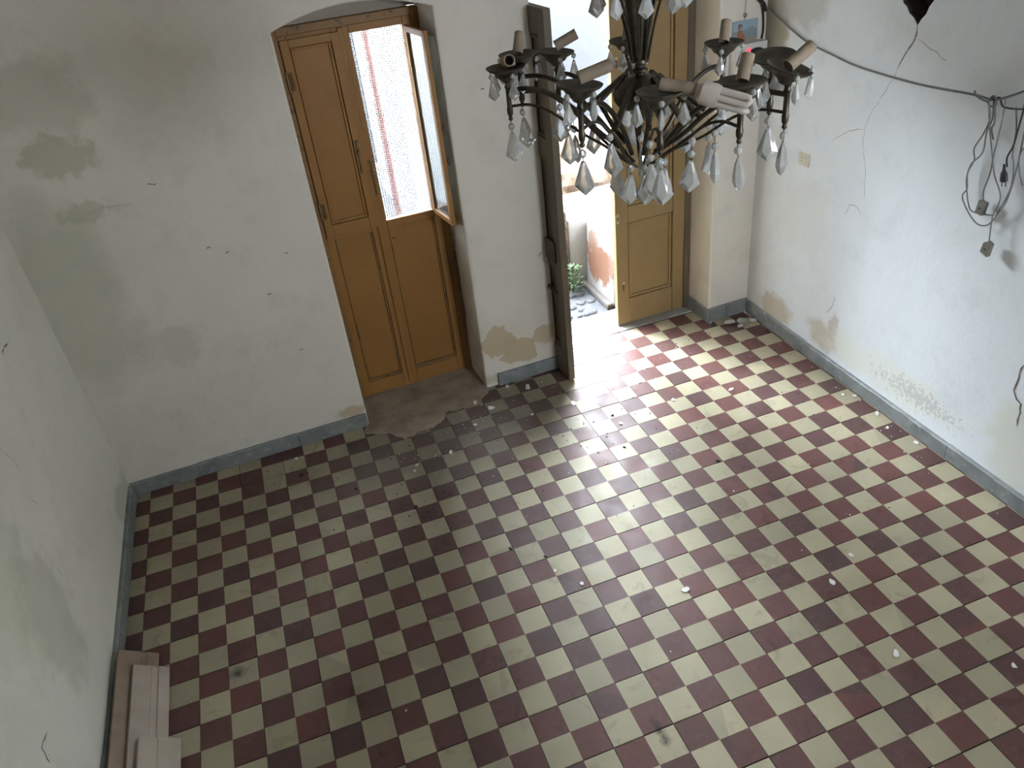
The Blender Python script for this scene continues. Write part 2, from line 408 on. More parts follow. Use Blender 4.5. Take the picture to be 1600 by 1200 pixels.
for i in range(-10, 8):
    for j in range(-5, 9):
        ox, oy = i * T, -j * T
        xs = (ox, ox + T); ys = (oy - T, oy)
        planes = []
        if xs[0] < XL: planes.append((-1, 0, -XL - 0.001))
        if xs[1] > XR: planes.append((1, 0, XR - 0.001))
        inside_door = False
        if ys[1] > wall_y(xs[0]) - 0.001:
            # doorway of the right-hand door keeps its tiles, elsewhere the wall cuts them
            s0 = (Vector((ox, 1.05, 0)) - WO).dot(EX)
            if s0 + T > 2.668 and s0 < 3.79:
                if s0 < 2.668:
                    planes.append((-EX.x, -EX.y, -(WO.x * EX.x + WO.y * EX.y + 2.668))); 
                if s0 + T > 3.79:
                    planes.append((EX.x, EX.y, WO.x * EX.x + WO.y * EX.y + 3.79))
                planes.append((EY.x, EY.y, WO.x * EY.x + WO.y * EY.y + 0.187))
                # the strip of this tile that lies in front of the pier stays bare bed
            else:
                planes.append((EY.x, EY.y, WO.x * EY.x + WO.y * EY.y - 0.001))
        ph = FLIP.get((i, j), 0)
        me = shared[ph] if not planes else tile_mesh('floor_tile', planes, ox, oy, ph)
        if me is None: continue
        o = bpy.data.objects.new('floor_tile', me); COL.objects.link(o)
        o.location = (ox, oy, random.uniform(-0.0012, 0.0004)); o.parent = floor
        o.rotation_euler = (random.uniform(-1, 1) * 0.003, random.uniform(-1, 1) * 0.003, 0)

# door wall: one outline with both openings, extruded through the wall's thickness
L0, L1, R0, R1 = 1.375, 2.155, 2.66, 3.80
def arch(a, b, spring, rise, n=14):
    return [(a + (b - a) * k / n, spring + rise * (1 - (2 * k / n - 1) ** 2)) for k in range(n + 1)]
la = arch(L0, L1, 2.245, 0.072); ra = arch(R0, R1, 2.26, 0.09)
SW = 4.13
out = [(-0.3, 0.0), (L0, 0.0)] + la + [(L1, 0.0), (R0, 0.0)] + ra + [(R1, 0.0), (SW, 0.0), (SW, ZC), (-0.3, ZC)]
bm = bmesh.new()
fv = [bm.verts.new(W(a, 0, b)) for a, b in out]; bv = [bm.verts.new(W(a, 0.5, b)) for a, b in out]
n = len(out)
bm.faces.new(fv); bm.faces.new(bv[::-1])
for k in range(n): bm.faces.new((fv[k], fv[(k + 1) % n], bv[(k + 1) % n], bv[k]))
bmesh.ops.recalc_face_normals(bm, faces=bm.faces)
ed = [e for e in bm.edges if (e.verts[0] in fv and e.verts[1] in fv) and 1.2 < (e.verts[0].co - WO).dot(EX) < 4.0 and e.verts[0].co.z < 2.6 and e.verts[1].co.z < 2.6 and e.calc_length() < 3 and not (e.verts[0].co.z < 0.01 and e.verts[1].co.z < 0.01)]
bmesh.ops.bevel(bm, geom=ed, offset=0.012, segments=3, affect='EDGES', profile=0.5)
bmesh.ops.triangulate(bm, faces=[f for f in bm.faces if len(f.verts) > 4])
me = bpy.data.meshes.new('wall_back'); bm.to_mesh(me); bm.free(); me.materials.append(MAT['wall_back'])
wall_back = S(bpy.data.objects.new('wall_back', me)); COL.objects.link(wall_back)

mb = MB(); mb.box(XL - 0.3, XL, YB, 0.98, 0, ZC); wall_left = S(mb.build('wall_left', MAT['wall_left']))
# right wall with the broken-out hole, built as two outlines that share the seam under the hole's tip
hl = [(-0.034, 1.990), (0.0, 2.02), (0.03, 2.035), (0.055, 2.062), (0.075, 2.072), (0.10, 2.11), (0.13, 2.16), (0.12, 2.24), (0.05, 2.31), (-0.034, 2.33)]
hr = [(-0.034, 1.990), (-0.052, 2.02), (-0.075, 2.045), (-0.085, 2.075), (-0.115, 2.115), (-0.15, 2.17), (-0.14, 2.25), (-0.09, 2.31), (-0.034, 2.33)]
far_y = 1.06
mb = MB()
t3 = lambda a, b, h: Vector((h, a, b))
mb.prism([(-0.034, 0.0), (far_y, 0.0), (far_y, ZC), (-0.034, ZC)] + hl[::-1], t3, XR, XR + 0.14)
mb.prism([(-0.034, 0.0), (YB, 0.0), (YB, ZC), (-0.034, ZC)] + hr[::-1], t3, XR, XR + 0.14)
mb.box(XR + 0.14, XR + 0.3, YB, far_y, 0, ZC)
mb.box(XR + 0.0005, XR + 0.3, far_y, far_y + 0.06, 0, ZC)
wall_right = S(mb.build('wall_right', MAT['wall_right']))
mb = MB()
for k in range(26):
    cy, cz = random.uniform(-0.13, 0.11), random.uniform(2.0, 2.3); r = random.uniform(0.02, 0.05)
    mb.lathe([(r * 0.3, -r), (r, -r * 0.3), (r * 0.9, r * 0.4), (r * 0.3, r)], 6, 0, lambda v: Vector((XR + 0.125 + v.x * 0.9, cy + v.y, cz + v.z)))
mb.box(XR + 0.125, XR + 0.139, -0.16, 0.14, 1.985, 2.34)
mb.build('exposed_masonry', MAT['hole'], wall_right)
for side in (hl, hr):               # masonry showing in the hole's sides
    mb = MB(); cy_, cz_ = -0.034, 2.16; pv = []
    for a, b in side:
        q = Vector((cy_ - a, cz_ - b)); q = q.normalized() * 0.002 if q.length > 1e-6 else q
        pv += [Vector((XR + 0.006, a + q.x, b + q.y)), Vector((XR + 0.139, a + q.x * 2, b + q.y * 2))]
    mb.add(pv, [(2 * k, 2 * k + 1, 2 * k + 3, 2 * k + 2) for k in range(len(side) - 1)]); mb.build('hole_side', MAT['hole'], wall_right)
for side in (hl, hr):               # torn plaster lip
    mb = MB(); p = [Vector((XR + 0.03, a, b)) for a, b in side[:7]]
    mb.tube(p, [0.006 + 0.004 * (k % 2) for k in range(7)], 5); mb.build('torn_plaster_edge', MAT['hole'], wall_right)
mb = MB()
mb.box(XL - 0.3, RWX0, YB - 0.3, YB, 0, ZC); mb.box(RWX1, XR + 0.3, YB - 0.3, YB, 0, ZC)
mb.box(RWX0, RWX1, YB - 0.3, YB, 0, RWZ0); mb.box(RWX0, RWX1, YB - 0.3, YB, RWZ1, ZC)
S(mb.build('wall_rear', MAT['wall_left']))
wn = S(empty('fill_window', ((RWX0 + RWX1) / 2, YB - 0.15, RWZ0))); ww, wh = (RWX1 - RWX0) / 2, RWZ1 - RWZ0  # added opening out of view, lets fill light in from behind
mb = MB()
for a, b in ((-ww, -ww + 0.05), (-0.03, 0.03), (ww - 0.05, ww)): mb.box(a, b, -0.03, 0.03, 0, wh)
mb.box(-ww, ww, -0.03, 0.03, 0, 0.05); mb.box(-ww, ww, -0.03, 0.03, wh - 0.05, wh)
mb.build('fill_window_frame', MAT['ochre'], wn)
mb = MB(); mb.box(XL - 0.3, XR + 0.3, YB - 0.3, 1.7, ZC, ZC + 0.2); S(mb.build('ceiling', MAT['ceiling']))

def crack(parent, pts, w, to3, mat='crack'):
    """a thin dark ribbon lying in the plaster"""
    fine = []
    for k in range(len(pts) - 1):
        a, b = Vector((*pts[k], 0)), Vector((*pts[k + 1], 0)); nn = max(2, int((b - a).length / 0.02))
        for q in range(nn):
            p = a.lerp(b, q / nn); d = (b - a).normalized(); nr = Vector((-d.y, d.x, 0))
            fine.append(p + nr * random.uniform(-1, 1) * 0.004)
    fine.append(Vector((*pts[-1], 0)))
    mb = MB(); N = len(fine); vs = []
    for k, p in enumerate(fine):
        d = (fine[min(k + 1, N - 1)] - fine[max(k - 1, 0)]).normalized(); nr = Vector((-d.y, d.x, 0))
        ww = w * random.uniform(0.5, 1.2) * (0.35 if k in (0, N - 1) else 1)
        for e in (-1, 1): vs.append(to3(p.x + nr.x * ww * e, p.y + nr.y * ww * e))
    mb.add(vs, [(2 * k, 2 * k + 1, 2 * k + 3, 2 * k + 2) for k in range(N - 1)])
    return mb.build('crack', MAT[mat], parent)
rw = lambda a, b: Vector((XR - 0.0012, a, b))
lw = lambda a, b: Vector((XL + 0.0012, a, b))
bw = lambda a, b: W(a, -0.0012, b)
crack(wall_right, [(-0.034, 1.992), (-0.04, 1.952), (-0.036, 1.938), (0.006, 1.864), (0.039, 1.796)], 0.0045, rw)
crack(wall_right, [(0.039, 1.796), (0.06, 1.74), (0.091, 1.69), (0.123, 1.638)], 0.002, rw, 'crack_fine')
crack(wall_right, [(0.123, 1.638), (0.166, 1.567), (0.198, 1.477), (0.191, 1.4), (0.147, 1.261), (0.129, 1.128)], 0.002, rw, 'crack_fine')
crack(wall_right, [(0.198, 1.477), (0.293, 1.448), (0.368, 1.4), (0.428, 1.358)], 0.0022, rw, 'crack_fine')
crack(wall_right, [(-0.047, 1.94), (-0.118, 1.917), (-0.239, 1.874)], 0.0022, rw, 'crack_fine')
crack(wall_right, [(-0.982, 0.713), (-0.977, 0.665), (-0.972, 0.568), (-0.996, 0.533), (-1.026, 0.524), (-1.031, 0.462), (-1.036, 0.411)], 0.005, rw)
crack(wall_right, [(0.254, 0.996), (0.225, 1.061), (0.176, 1.07), (0.134, 1.037)], 0.003, rw, 'crack_fine')
crack(wall_right, [(0.30, 0.36), (0.25, 0.42), (0.24, 0.5)], 0.003, rw, 'crack_fine')
crack(wall_left, [(-0.993, 0.525), (-1.071, 0.539), (-1.078, 0.467)], 0.0035, lw)
crack(wall_left, [(0.356, 1.344), (0.248, 1.353), (0.231, 1.306)], 0.004, lw)
crack(wall_left, [(-0.21, 1.183), (-0.171, 1.093), (-0.165, 1.04)], 0.002, lw, 'crack_fine')
crack(wall_left, [(-0.211, 0.94), (-0.175, 0.866)], 0.002, lw, 'crack_fine')
crack(wall_left, [(-0.312, 0.655), (-0.312, 0.6)], 0.002, lw, 'crack_fine')
crack(wall_back, [(0.28, 1.60), (0.40, 1.63), (0.55, 1.62)], 0.002, bw, 'crack_fine')
for a, b in ((0.64, 1.69), (0.66, 1.685), (0.80, 1.32), (0.88, 1.28), (1.16, 1.2), (1.10, 0.62), (1.02, 1.0), (2.35, 1.82)):
    crack(wall_back, [(a, b), (a + 0.012, b + random.uniform(-0.006, 0.008)), (a + 0.022, b)], 0.003, bw)
# raised plaster round the two marks on the left wall
for cy, cz in ((-1.02, 0.47), (0.27, 1.31)):
    mb = MB(); pts = [(cy + 0.05 * math.cos(t) * random.uniform(0.8, 1.1), cz + 0.045 * math.sin(t) * random.uniform(0.8, 1.1)) for t in [k * math.pi / 5 for k in range(10)]]
    mb.prism(pts, lambda a, b, h: Vector((h, a, b)), XL - 0.005, XL + 0.004)
    mb.build('plaster_patch', MAT['wall_left'], wall_left, bevel=0.003)

# stone skirting, one object per stone
def skirting(name, a, b, inward, breaks, h=0.085, th=0.02):
    a, b = Vector(a), Vector(b); root = S(empty(name, a)); d = (b - a); Ln = d.length; d.normalize(); inw = Vector(inward)
    ts = [0.0] + list(breaks) + [Ln]
    for k in range(len(ts) - 1):
        mb = MB(); hh = h + random.uniform(-0.006, 0.006); t0, t1 = ts[k] + 0.0012, ts[k + 1] - 0.0012; tt = th + random.uniform(-0.002, 0.002)
        nseg = max(2, int((t1 - t0) / 0.06)); vs = []
        for q in range(nseg + 1):
            t = t0 + (t1 - t0) * q / nseg; j1 = random.uniform(-0.003, 0.003); j2 = random.uniform(-0.002, 0.002)
            for off, z in ((0.0005, 0.0005), (tt + j2, 0.0005), (tt + j2, hh - 0.006 + j1), (tt - 0.006, hh + j1), (0.0005, hh + 0.002)):
                vs.append(d * t + inw * off + Vector((0, 0, z)))
        fs = [(q * 5 + e, q * 5 + (e + 1) % 5, q * 5 + 5 + (e + 1) % 5, q * 5 + 5 + e) for q in range(nseg) for e in range(5)]
        fs += [(0, 1, 2, 3, 4), tuple(nseg * 5 + e for e in (4, 3, 2, 1, 0))]
        mb.add(vs, fs).build('skirting_stone', MAT['stone'], root)
    return root
skirting('baseboard_back', W(-0.012, 0, 0), W(1.37, 0, 0), -EY, (0.38, 0.96))
skirting('baseboard_pier', W(2.235, 0, 0), W(2.655, 0, 0), -EY, ())
skirting('baseboard_doorway', W(3.80, 0.26, 0), W(3.80, -0.02, 0), -EX, (0.12,))
skirting('baseboard_corner', W(3.80, 0, 0), W(4.105, 0, 0), -EY, (0.13,), h=0.10)
skirting('baseboard_right', (XR, 1.07, 0), (XR, -2.3, 0), (-1, 0, 0), (0.62, 1.22, 1.8, 2.42, 3.0))
skirting('baseboard_left', (XL, 0.94, 0), (XL, -2.0, 0), (1, 0, 0), (0.5, 1.1, 1.75, 2.3))

# cement floor of the left door recess with its ragged spill over the tiles
mb = MB()
cem = [(-0.98, 1.0), (-1.0, 0.92), (-0.93, 0.87), (-0.86, 0.85), (-0.80, 0.76), (-0.74, 0.745), (-0.70, 0.79), (-0.62, 0.78), (-0.54, 0.81), (-0.49, 0.90), (-0.40, 0.89), (-0.26, 0.925), (-0.19, 0.97), (-0.17, 1.03)]
inner = [tuple(W(L1 + 0.001, 0.0, 0)[:2]), tuple(W(L1 + 0.001, 0.34, 0)[:2]), tuple(W(L0 - 0.001, 0.34, 0)[:2]), tuple(W(L0 - 0.001, 0.0, 0)[:2])]
ragged = []
for k in range(len(cem) - 1):
    for q in range(4):
        t = q / 4; ragged.append((cem[k][0] * (1 - t) + cem[k + 1][0] * t + random.uniform(-0.005, 0.005), cem[k][1] * (1 - t) + cem[k + 1][1] * t + random.uniform(-0.012, 0.012)))
mb.prism(ragged + inner, lambda a, b, h: Vector((a, b, h)), -0.006, 0.0025)
S(mb.build('trim_1', MAT['cement'])); 
# stone threshold of the right-hand door
mb = MB(); mb.prism([(R0, 0.190), (R1, 0.190), (R1, 0.50), (R0, 0.50)], lambda a, b, h: W(a, b, h), -0.12, 0.0)
S(mb.build('trim_2', MAT['slab'], bevel=0.004))

# ------------------------------------------------------------------ left door (glazed double door, one casement open)
def wall_empty(name, s, d=0.0):
    return empty(name, W(s, d, 0), WA)
d1 = S(wall_empty('door_1', L0, 0.30))      # local x = s - L0, local y = d - 0.30
def LB(s0, s1, d0, d1_, z0, z1): return (s0 - L0, s1 - L0, d0 - 0.30, d1_ - 0.30, z0, z1)
def part(parent, name, boxes, mat, bevel=0.003, off=(L0, 0.30)):
    mb = MB()
    for s0, s1, a, b, z0, z1 in boxes: mb.box(s0 - off[0], s1 - off[0], a - off[1], b - off[1], z0, z1)
    return mb.build(name, mat, parent, bevel=bevel)
part(d1, 'frame_post', [(L0 + 0.002, L0 + 0.045, 0.285, 0.36, 0, 2.22)], MAT['ochre_worn'])
part(d1, 'frame_post', [(L1 - 0.045, L1 - 0.002, 0.285, 0.36, 0, 2.22)], MAT['ochre_worn'])
part(d1, 'frame_head', [(L0 + 0.045, L1 - 0.045, 0.285, 0.36, 2.185, 2.225)], MAT['ochre_worn'])
# plaster infill over the frame
mb = MB(); mb.prism([(L0 + 0.001, 2.225)] + [(a + (0.001 if a == L0 else (-0.001 if a == L1 else 0)), b - 0.001) for a, b in la] + [(L1 - 0.001, 2.225)], lambda a, b, h: Vector((a - L0, h - 0.30, b)), 0.33, 0.40)
mb.build('arch_infill', MAT['wall_back'], d1)
MID = 1.735
def leaf_1(s0, s1, upper_open):
    zs0, zs1 = 0.003, 2.184
    nm = 'door_leaf'
    leaf = part(d1, nm, [(s0, s0 + 0.045, 0.30, 0.34, zs0, zs1), (s1 - 0.045, s1, 0.30, 0.34, zs0, zs1),
                         (s0 + 0.045, s1 - 0.045, 0.30, 0.34, zs0, 0.10), (s0 + 0.045, s1 - 0.045, 0.30, 0.34, 1.085, 1.13),
                         (s0 + 0.045, s1 - 0.045, 0.30, 0.34, 2.145, zs1)], MAT['ochre'])
    part(leaf, 'lower_panel', [(s0 + 0.045, s1 - 0.045, 0.318, 0.330, 0.10, 1.085)], MAT['ochre'], 0)
    return leaf
lf = leaf_1(L0 + 0.045, MID, False)
rf = leaf_1(MID, L1 - 0.045, True)
# dirty wooden kick strips at the bottom rails
part(lf, 'kick_strip', [(L0 + 0.09, MID - 0.045, 0.305, 0.316, 0.10, 0.118)], MAT['ochre_worn'], 0.003)
part(rf, 'kick_strip', [(MID + 0.045, L1 - 0.09, 0.303, 0.316, 0.10, 0.125)], MAT['ochre_worn'], 0.003)
# closed inner shutter of the left leaf: frame, moulding, field
sh = part(lf, 'shutter', [(1.425, 1.468, 0.281, 0.303, 1.115, 2.165), (1.682, 1.725, 0.281, 0.303, 1.115, 2.165),
                          (1.468, 1.682, 0.281, 0.303, 1.115, 1.183), (1.468, 1.682, 0.281, 0.303, 2.127, 2.165)], MAT['ochre'], 0.002)
part(lf, 'shutter_field', [(1.45, 1.70, 0.2955, 0.3025, 1.13, 2.15)], MAT['ochre'], 0)
part(lf, 'shutter_moulding', [(1.4715, 1.486, 0.286, 0.298, 1.1865, 2.1235), (1.664, 1.6785, 0.286, 0.298, 1.1865, 2.1235),
                              (1.486, 1.664, 0.286, 0.298, 1.1865, 1.201), (1.486, 1.664, 0.286, 0.298, 2.109, 2.1235)], MAT['ochre'], 0.004)
# inner beads of the lower panels
for lfx, a, b in ((lf, L0 + 0.09, MID - 0.045), (rf, MID + 0.045, L1 - 0.09)):
    part(lfx, 'panel_bead', [(a + 0.002, a + 0.012, 0.308, 0.319, 0.12, 1.08), (b - 0.012, b - 0.002, 0.308, 0.319, 0.12, 1.08)], MAT['ochre_worn'], 0.003)
# astragal over the meeting stiles
part(d1, 'meeting_strip', [(MID - 0.014, MID + 0.016, 0.288, 0.300, 0.02, 2.18)], MAT['ochre'], 0.004)
for z in (1.97, 1.27):
    mb = MB(); x = 1.423 - L0; mb.tube([(x, -0.020, z - 0.05), (x, -0.020, z + 0.05)], 0.007, 10)
    mb.box(x, x + 0.03, -0.019, -0.014, z - 0.045, z + 0.045); mb.build('hinge', MAT['iron_ochre'], lf, 40)
def latch(parent, s, z0, z1):
    mb = MB(); x = s - L0
    mb.box(x - 0.012, x + 0.012, -0.022, -0.016, z0 + 0.10, z0 + 0.14); mb.box(x - 0.014, x + 0.014, -0.022, -0.016, z1 - 0.02, z1)
    mb.tube([(x, -0.024, z0), (x, -0.024, z1)], 0.005, 8); mb.tube([(x, -0.024, z0 + 0.12), (x, -0.045, z0 + 0.12)], 0.006, 8)
    mb.build('latch_bolt', MAT['iron_ochre'], parent, 40)
latch(lf, 1.698, 1.44, 1.62); latch(rf, 1.757, 1.30, 1.50)
part(rf, 'lock_plate', [(1.782, 1.858, 0.306, 0.318, 0.985, 1.085)], MAT['ochre'], 0.002)
part(rf, 'key_slot', [(1.795, 1.815, 0.3045, 0.3065, 1.010, 1.016)], MAT['black'], 0)
# wire screen in the open upper half
mb = MB()
sa, sb_, za, zb = MID + 0.045, L1 - 0.09, 1.13, 2.145
k = sa + 0.006
while k < sb_:
    mb.box(k - L0 - 0.0013, k - L0 + 0.0013, 0.030, 0.0326, za, zb); k += 0.0125
k = za + 0.006
while k < zb:
    mb.box(sa - L0, sb_ - L0, 0.0324, 0.035, k - 0.0013, k + 0.0013); k += 0.0125
tag(mb.build('wire_screen', MAT['wire'], rf), kind='stuff')
# open glazed sash and its shutter, both swung into the room
HS = (L1 - 0.09, 0.292)
def swung(parent, name, hx, hy, w, z0, z1, ang, th, rails, mat):
    c, sn = math.cos(ang), math.sin(ang)
    T_ = lambda v: Vector((hx - L0 + v.x * c - v.y * sn, hy - 0.30 + v.x * sn + v.y * c, v.z))
    mb = MB(); r = rails
    mb.box(0, r, 0, th, z0, z1, T=T_); mb.box(w - r, w, 0, th, z0, z1, T=T_); mb.box(r, w - r, 0, th, z0, z0 + r, T=T_); mb.box(r, w - r, 0, th, z1 - r, z1, T=T_)
    return mb.build(name, mat, parent, bevel=0.002), T_
ang = math.radians(-84)
sash, TS = swung(rf, 'casement_sash', HS[0], HS[1], 0.275, 1.115, 2.14, ang, 0.024, 0.03, MAT['ochre'])
mb = MB(); mb.box(0.028, 0.247, 0.010, 0.014, 1.143, 2.112, T=TS); mb.build('sash_glass', MAT['glass'], rf)
shut, TS2 = swung(rf, 'shutter', HS[0] + 0.042, HS[1] - 0.005, 0.262, 1.10, 2.11, math.radians(-80), 0.02, 0.032, MAT['cream_paint'])
mb = MB(); mb.box(0.032, 0.230, 0.005, 0.014, 1.132, 2.078, T=TS2); mb.build('shutter_panel', MAT['cream_paint'], rf)
mb = MB()
for zz in (1.45, 1.62):
    mb.tube([TS2(Vector((0.235, -0.006, zz))), TS2(Vector((0.235, -0.018, zz + 0.02))), TS2(Vector((0.235, -0.012, zz + 0.045)))], 0.004, 8)
mb.build('shutter_hook', MAT['iron'], rf, 40)

for k in range(5):      # rotten, blackened edge between the right post and the plaster
    z0 = random.uniform(0.02, 0.9); crack(wall_back, [(random.uniform(0.26, 0.28), z0), (random.uniform(0.25, 0.28), z0 + 0.1), (random.uniform(0.26, 0.28), z0 + random.uniform(0.15, 0.3))], 0.009, lambda a, b: W(L1 - 0.0015, a, b))
# ------------------------------------------------------------------ right door: left leaf open into the room, right leaf shut
d2 = S(wall_empty('door_2', R0, 0.25))
o2 = (R0, 0.25)
part(d2, 'frame_post', [(R1 - 0.045, R1 - 0.002, 0.245, 0.31, 0.0, 2.25)], MAT['grey_paint'], off=o2)
part(d2, 'frame_post', [(R0 + 0.002, R0 + 0.022, 0.27, 0.33, 0.0, 2.25)], MAT['grey_paint'], off=o2)
part(d2, 'frame_head', [(R0 + 0.022, R1 - 0.045, 0.27, 0.33, 2.20, 2.25)], MAT['grey_paint'], off=o2)
mb = MB(); mb.prism([(R0 + 0.001, 2.25)] + [(a + (0.001 if a == R0 else (-0.001 if a == R1 else 0)), b - 0.001) for a, b in ra] + [(R1 - 0.001, 2.25)], lambda a, b, h: Vector((a - R0, h - 0.25, b)), 0.27, 0.33)
mb.build('arch_infill', MAT['wall_back'], d2)
PZ = [(0.20, 0.755), (0.865, 1.41), (1.525, 2.05)]
def panelled(parent, name, w, mat, T_, flip=1, st=0.09):
    """leaf w wide, 0.04 thick; local x across, y = thickness, z up"""
    mb = MB(); t = 0.042
    mb.box(0, st, 0, t, 0.012, 2.18, T=T_); mb.box(w - st, w, 0, t, 0.012, 2.18, T=T_)
    zz = [0.012] + [z for p in PZ for z in p] + [2.18]
    for k in range(0, len(zz), 2): mb.box(st, w - st, 0, t, zz[k], zz[k + 1], T=T_)
    leaf = mb.build(name, mat, parent, bevel=0.003)
    for a, b in PZ:
        mb = MB(); mb.box(st, w - st, 0.018, t - 0.018, a, b, T=T_)
        pn = mb.build('door_panel', mat, leaf)
        mb = MB()
        for y0, y1 in ((0.005, 0.019), (t - 0.019, t - 0.005)):
            q = 0.016; e = 0.005; i0, i1 = st + e, w - st - e
            mb.box(i0, i0 + q, y0, y1, a + e, b - e, T=T_); mb.box(i1 - q, i1, y0, y1, a + e, b - e, T=T_)
            mb.box(i0 + q, i1 - q, y0, y1, a + e, a + e + q, T=T_); mb.box(i0 + q, i1 - q, y0, y1, b - e - q, b - e, T=T_)
        mb.build('panel_moulding', mat, pn, bevel=0.003)
    return leaf
Tr = lambda v: Vector((3.235 - R0 + v.x, v.y, v.z))
rl = panelled(d2, 'door_leaf', 0.515, MAT['ochre_door'], Tr)
rl['label'] = 'closed buff painted door leaf with sunken panels'
# planted moulding near the hinge side of the upper half
mb = MB(); mb.box(0.425, 0.438, -0.008, 0.0, 0.012, 2.18, T=Tr); mb.build('planted_strip', MAT['ochre_door'], rl, bevel=0.003)
def keyhole(parent, T_, x, z, y=-0.003):
    mb = MB(); mb.lathe([(0.009, 0), (0.009, 0.004), (0.006, 0.006)], 12, 0, lambda v: T_(Vector((x + v.x, y - v.z + 0.003, z + v.y))))
    mb.build('escutcheon', MAT['cream_paint'], parent)
    mb = MB(); mb.box(x - 0.003, x + 0.003, y - 0.0005, y + 0.002, z - 0.055, z - 0.008, T=T_); mb.build('key_slot', MAT['black'], parent)
keyhole(rl, Tr, 0.035, 1.78); keyhole(rl, Tr, 0.047, 0.33)
mb = MB(); mb.box(0.008, 0.026, -0.002, 0.001, 0.765, 0.83, T=Tr); mb.build('strike_plate', MAT['cream_paint'], rl)
mb = MB(); mb.box(0.013, 0.021, -0.0028, 0.0, 0.785, 0.81, T=Tr); mb.build('strike_slot', MAT['black'], rl)
# left leaf swung 90 degrees into the room
HX, HY = 2.690 - R0, 0.285 - 0.25
al = math.radians(-90.5)
Tl = lambda v: Vector((HX + v.x * math.cos(al) + v.y * math.sin(al), HY + v.x * math.sin(al) - v.y * math.cos(al), v.z))
ll = panelled(d2, 'door_leaf', 0.49, MAT['grey_paint'], Tl)
ll['label'] = 'grey-brown weathered door leaf standing open into the room'
mb = MB(); mb.box(0.30, 0.42, 0.042, 0.058, 0.80, 0.93, T=Tl); mb.build('rim_lock', MAT['iron'], ll, bevel=0.004)
mb = MB(); mb.box(0.12, 0.40, 0.042, 0.052, 0.585, 0.61, T=Tl); mb.tube([Tl(Vector((0.12, 0.056, 0.598))), Tl(Vector((0.36, 0.056, 0.598)))], 0.006, 8)
mb.build('door_bolt', MAT['iron'], ll)
mb = MB(); mb.tube([Tl(Vector((0.40, 0.06, 0.86))), Tl(Vector((0.40, 0.075, 0.855))), Tl(Vector((0.44, 0.078, 0.85)))], 0.006, 8); mb.build('door_handle', MAT['iron'], ll, 40)

# ------------------------------------------------------------------ chandelier
CC = Vector((-0.32, -1.42, 0)); ZP = 2.40
ch = empty('chandelier', (CC.x, CC.y, 2.17))
tag(ch, 'dark bronze chandelier hung with grey kite-shaped crystals and leaning candle sleeves', 'chandelier')
CO = Vector((CC.x, CC.y, 2.17))
def L_(p): return Vector(p) - CO      # world -> chandelier local
def cp(ang, r, z): return Vector((r * math.cos(ang), r * math.sin(ang), z - 2.17))
B, BC = MAT['bronze'], MAT['bronze_cup']
Tz = lambda v: Vector((v.x, v.y, v.z - 2.17))
mb = MB(); mb.lathe([(0.004, 2.243), (0.008, 2.247), (0.006, 2.256), (0.009, 2.262), (0.007, 2.268), (0.010, 2.274), (0.010, 2.280), (0.016, 2.288), (0.022, 2.294), (0.020, 2.298)], 16, 0, Tz)
mb.build('bottom_finial', B, ch, 40)
mb = MB(); mb.lathe([(0.018, 2.296), (0.034, 2.300), (0.052, 2.312), (0.062, 2.326), (0.064, 2.334), (0.058, 2.348), (0.042, 2.364), (0.030, 2.370), (0.012, 2.374)], 12, 0, Tz, 0.03, 6)
mb.build('central_bowl', B, ch, 25)
mb = MB(); mb.lathe([(0.010, 2.372), (0.010, 2.378), (0.018, 2.382), (0.017, 2.386), (0.011, 2.389), (0.012, 2.396), (0.019, 2.40), (0.018, 2.406), (0.013, 2.41)], 20, 0, Tz)
mb.build('collar', B, ch, 40)
mb = MB(); mb.lathe([(0.012, 2.408), (0.015, 2.43), (0.021, 2.47), (0.027, 2.51), (0.031, 2.55), (0.034, 2.60), (0.030, 2.64), (0.018, 2.66), (0.012, 2.68)], 40, 0, Tz, 0.09, 10)
mb.build('fluted_vase', B, ch, 60)
mb = MB(); mb.lathe([(0.007, 2.67), (0.007, 3.62)], 10, 0, Tz); mb.build('hanging_rod', B, ch, 40)
mb = MB(); mb.lathe([(0.01, 3.60), (0.04, 3.63), (0.055, 3.67), (0.058, 3.699)], 20, 0, Tz); mb.build('ceiling_rose', B, ch, 40)
mb = MB()
RING_R, RING_Z = 0.095, 2.585
mb.tube([cp(2 * math.pi * k / 32, RING_R, RING_Z) for k in range(33)], 0.004, 6, cap=False); mb.build('crystal_ring', B, ch, 40)
for k in range(8):
    a = 2 * math.pi * (k + 0.3) / 8
    mb = MB(); mb.tube(catmull([cp(a, 0.017, 2.402), cp(a, 0.026, 2.45), cp(a, 0.038, 2.50), cp(a, 0.052, 2.54), cp(a, 0.07, 2.575), cp(a, RING_R, RING_Z)], 4), 0.0028, 6)
    mb.build('scroll_wire', B, ch, 40)

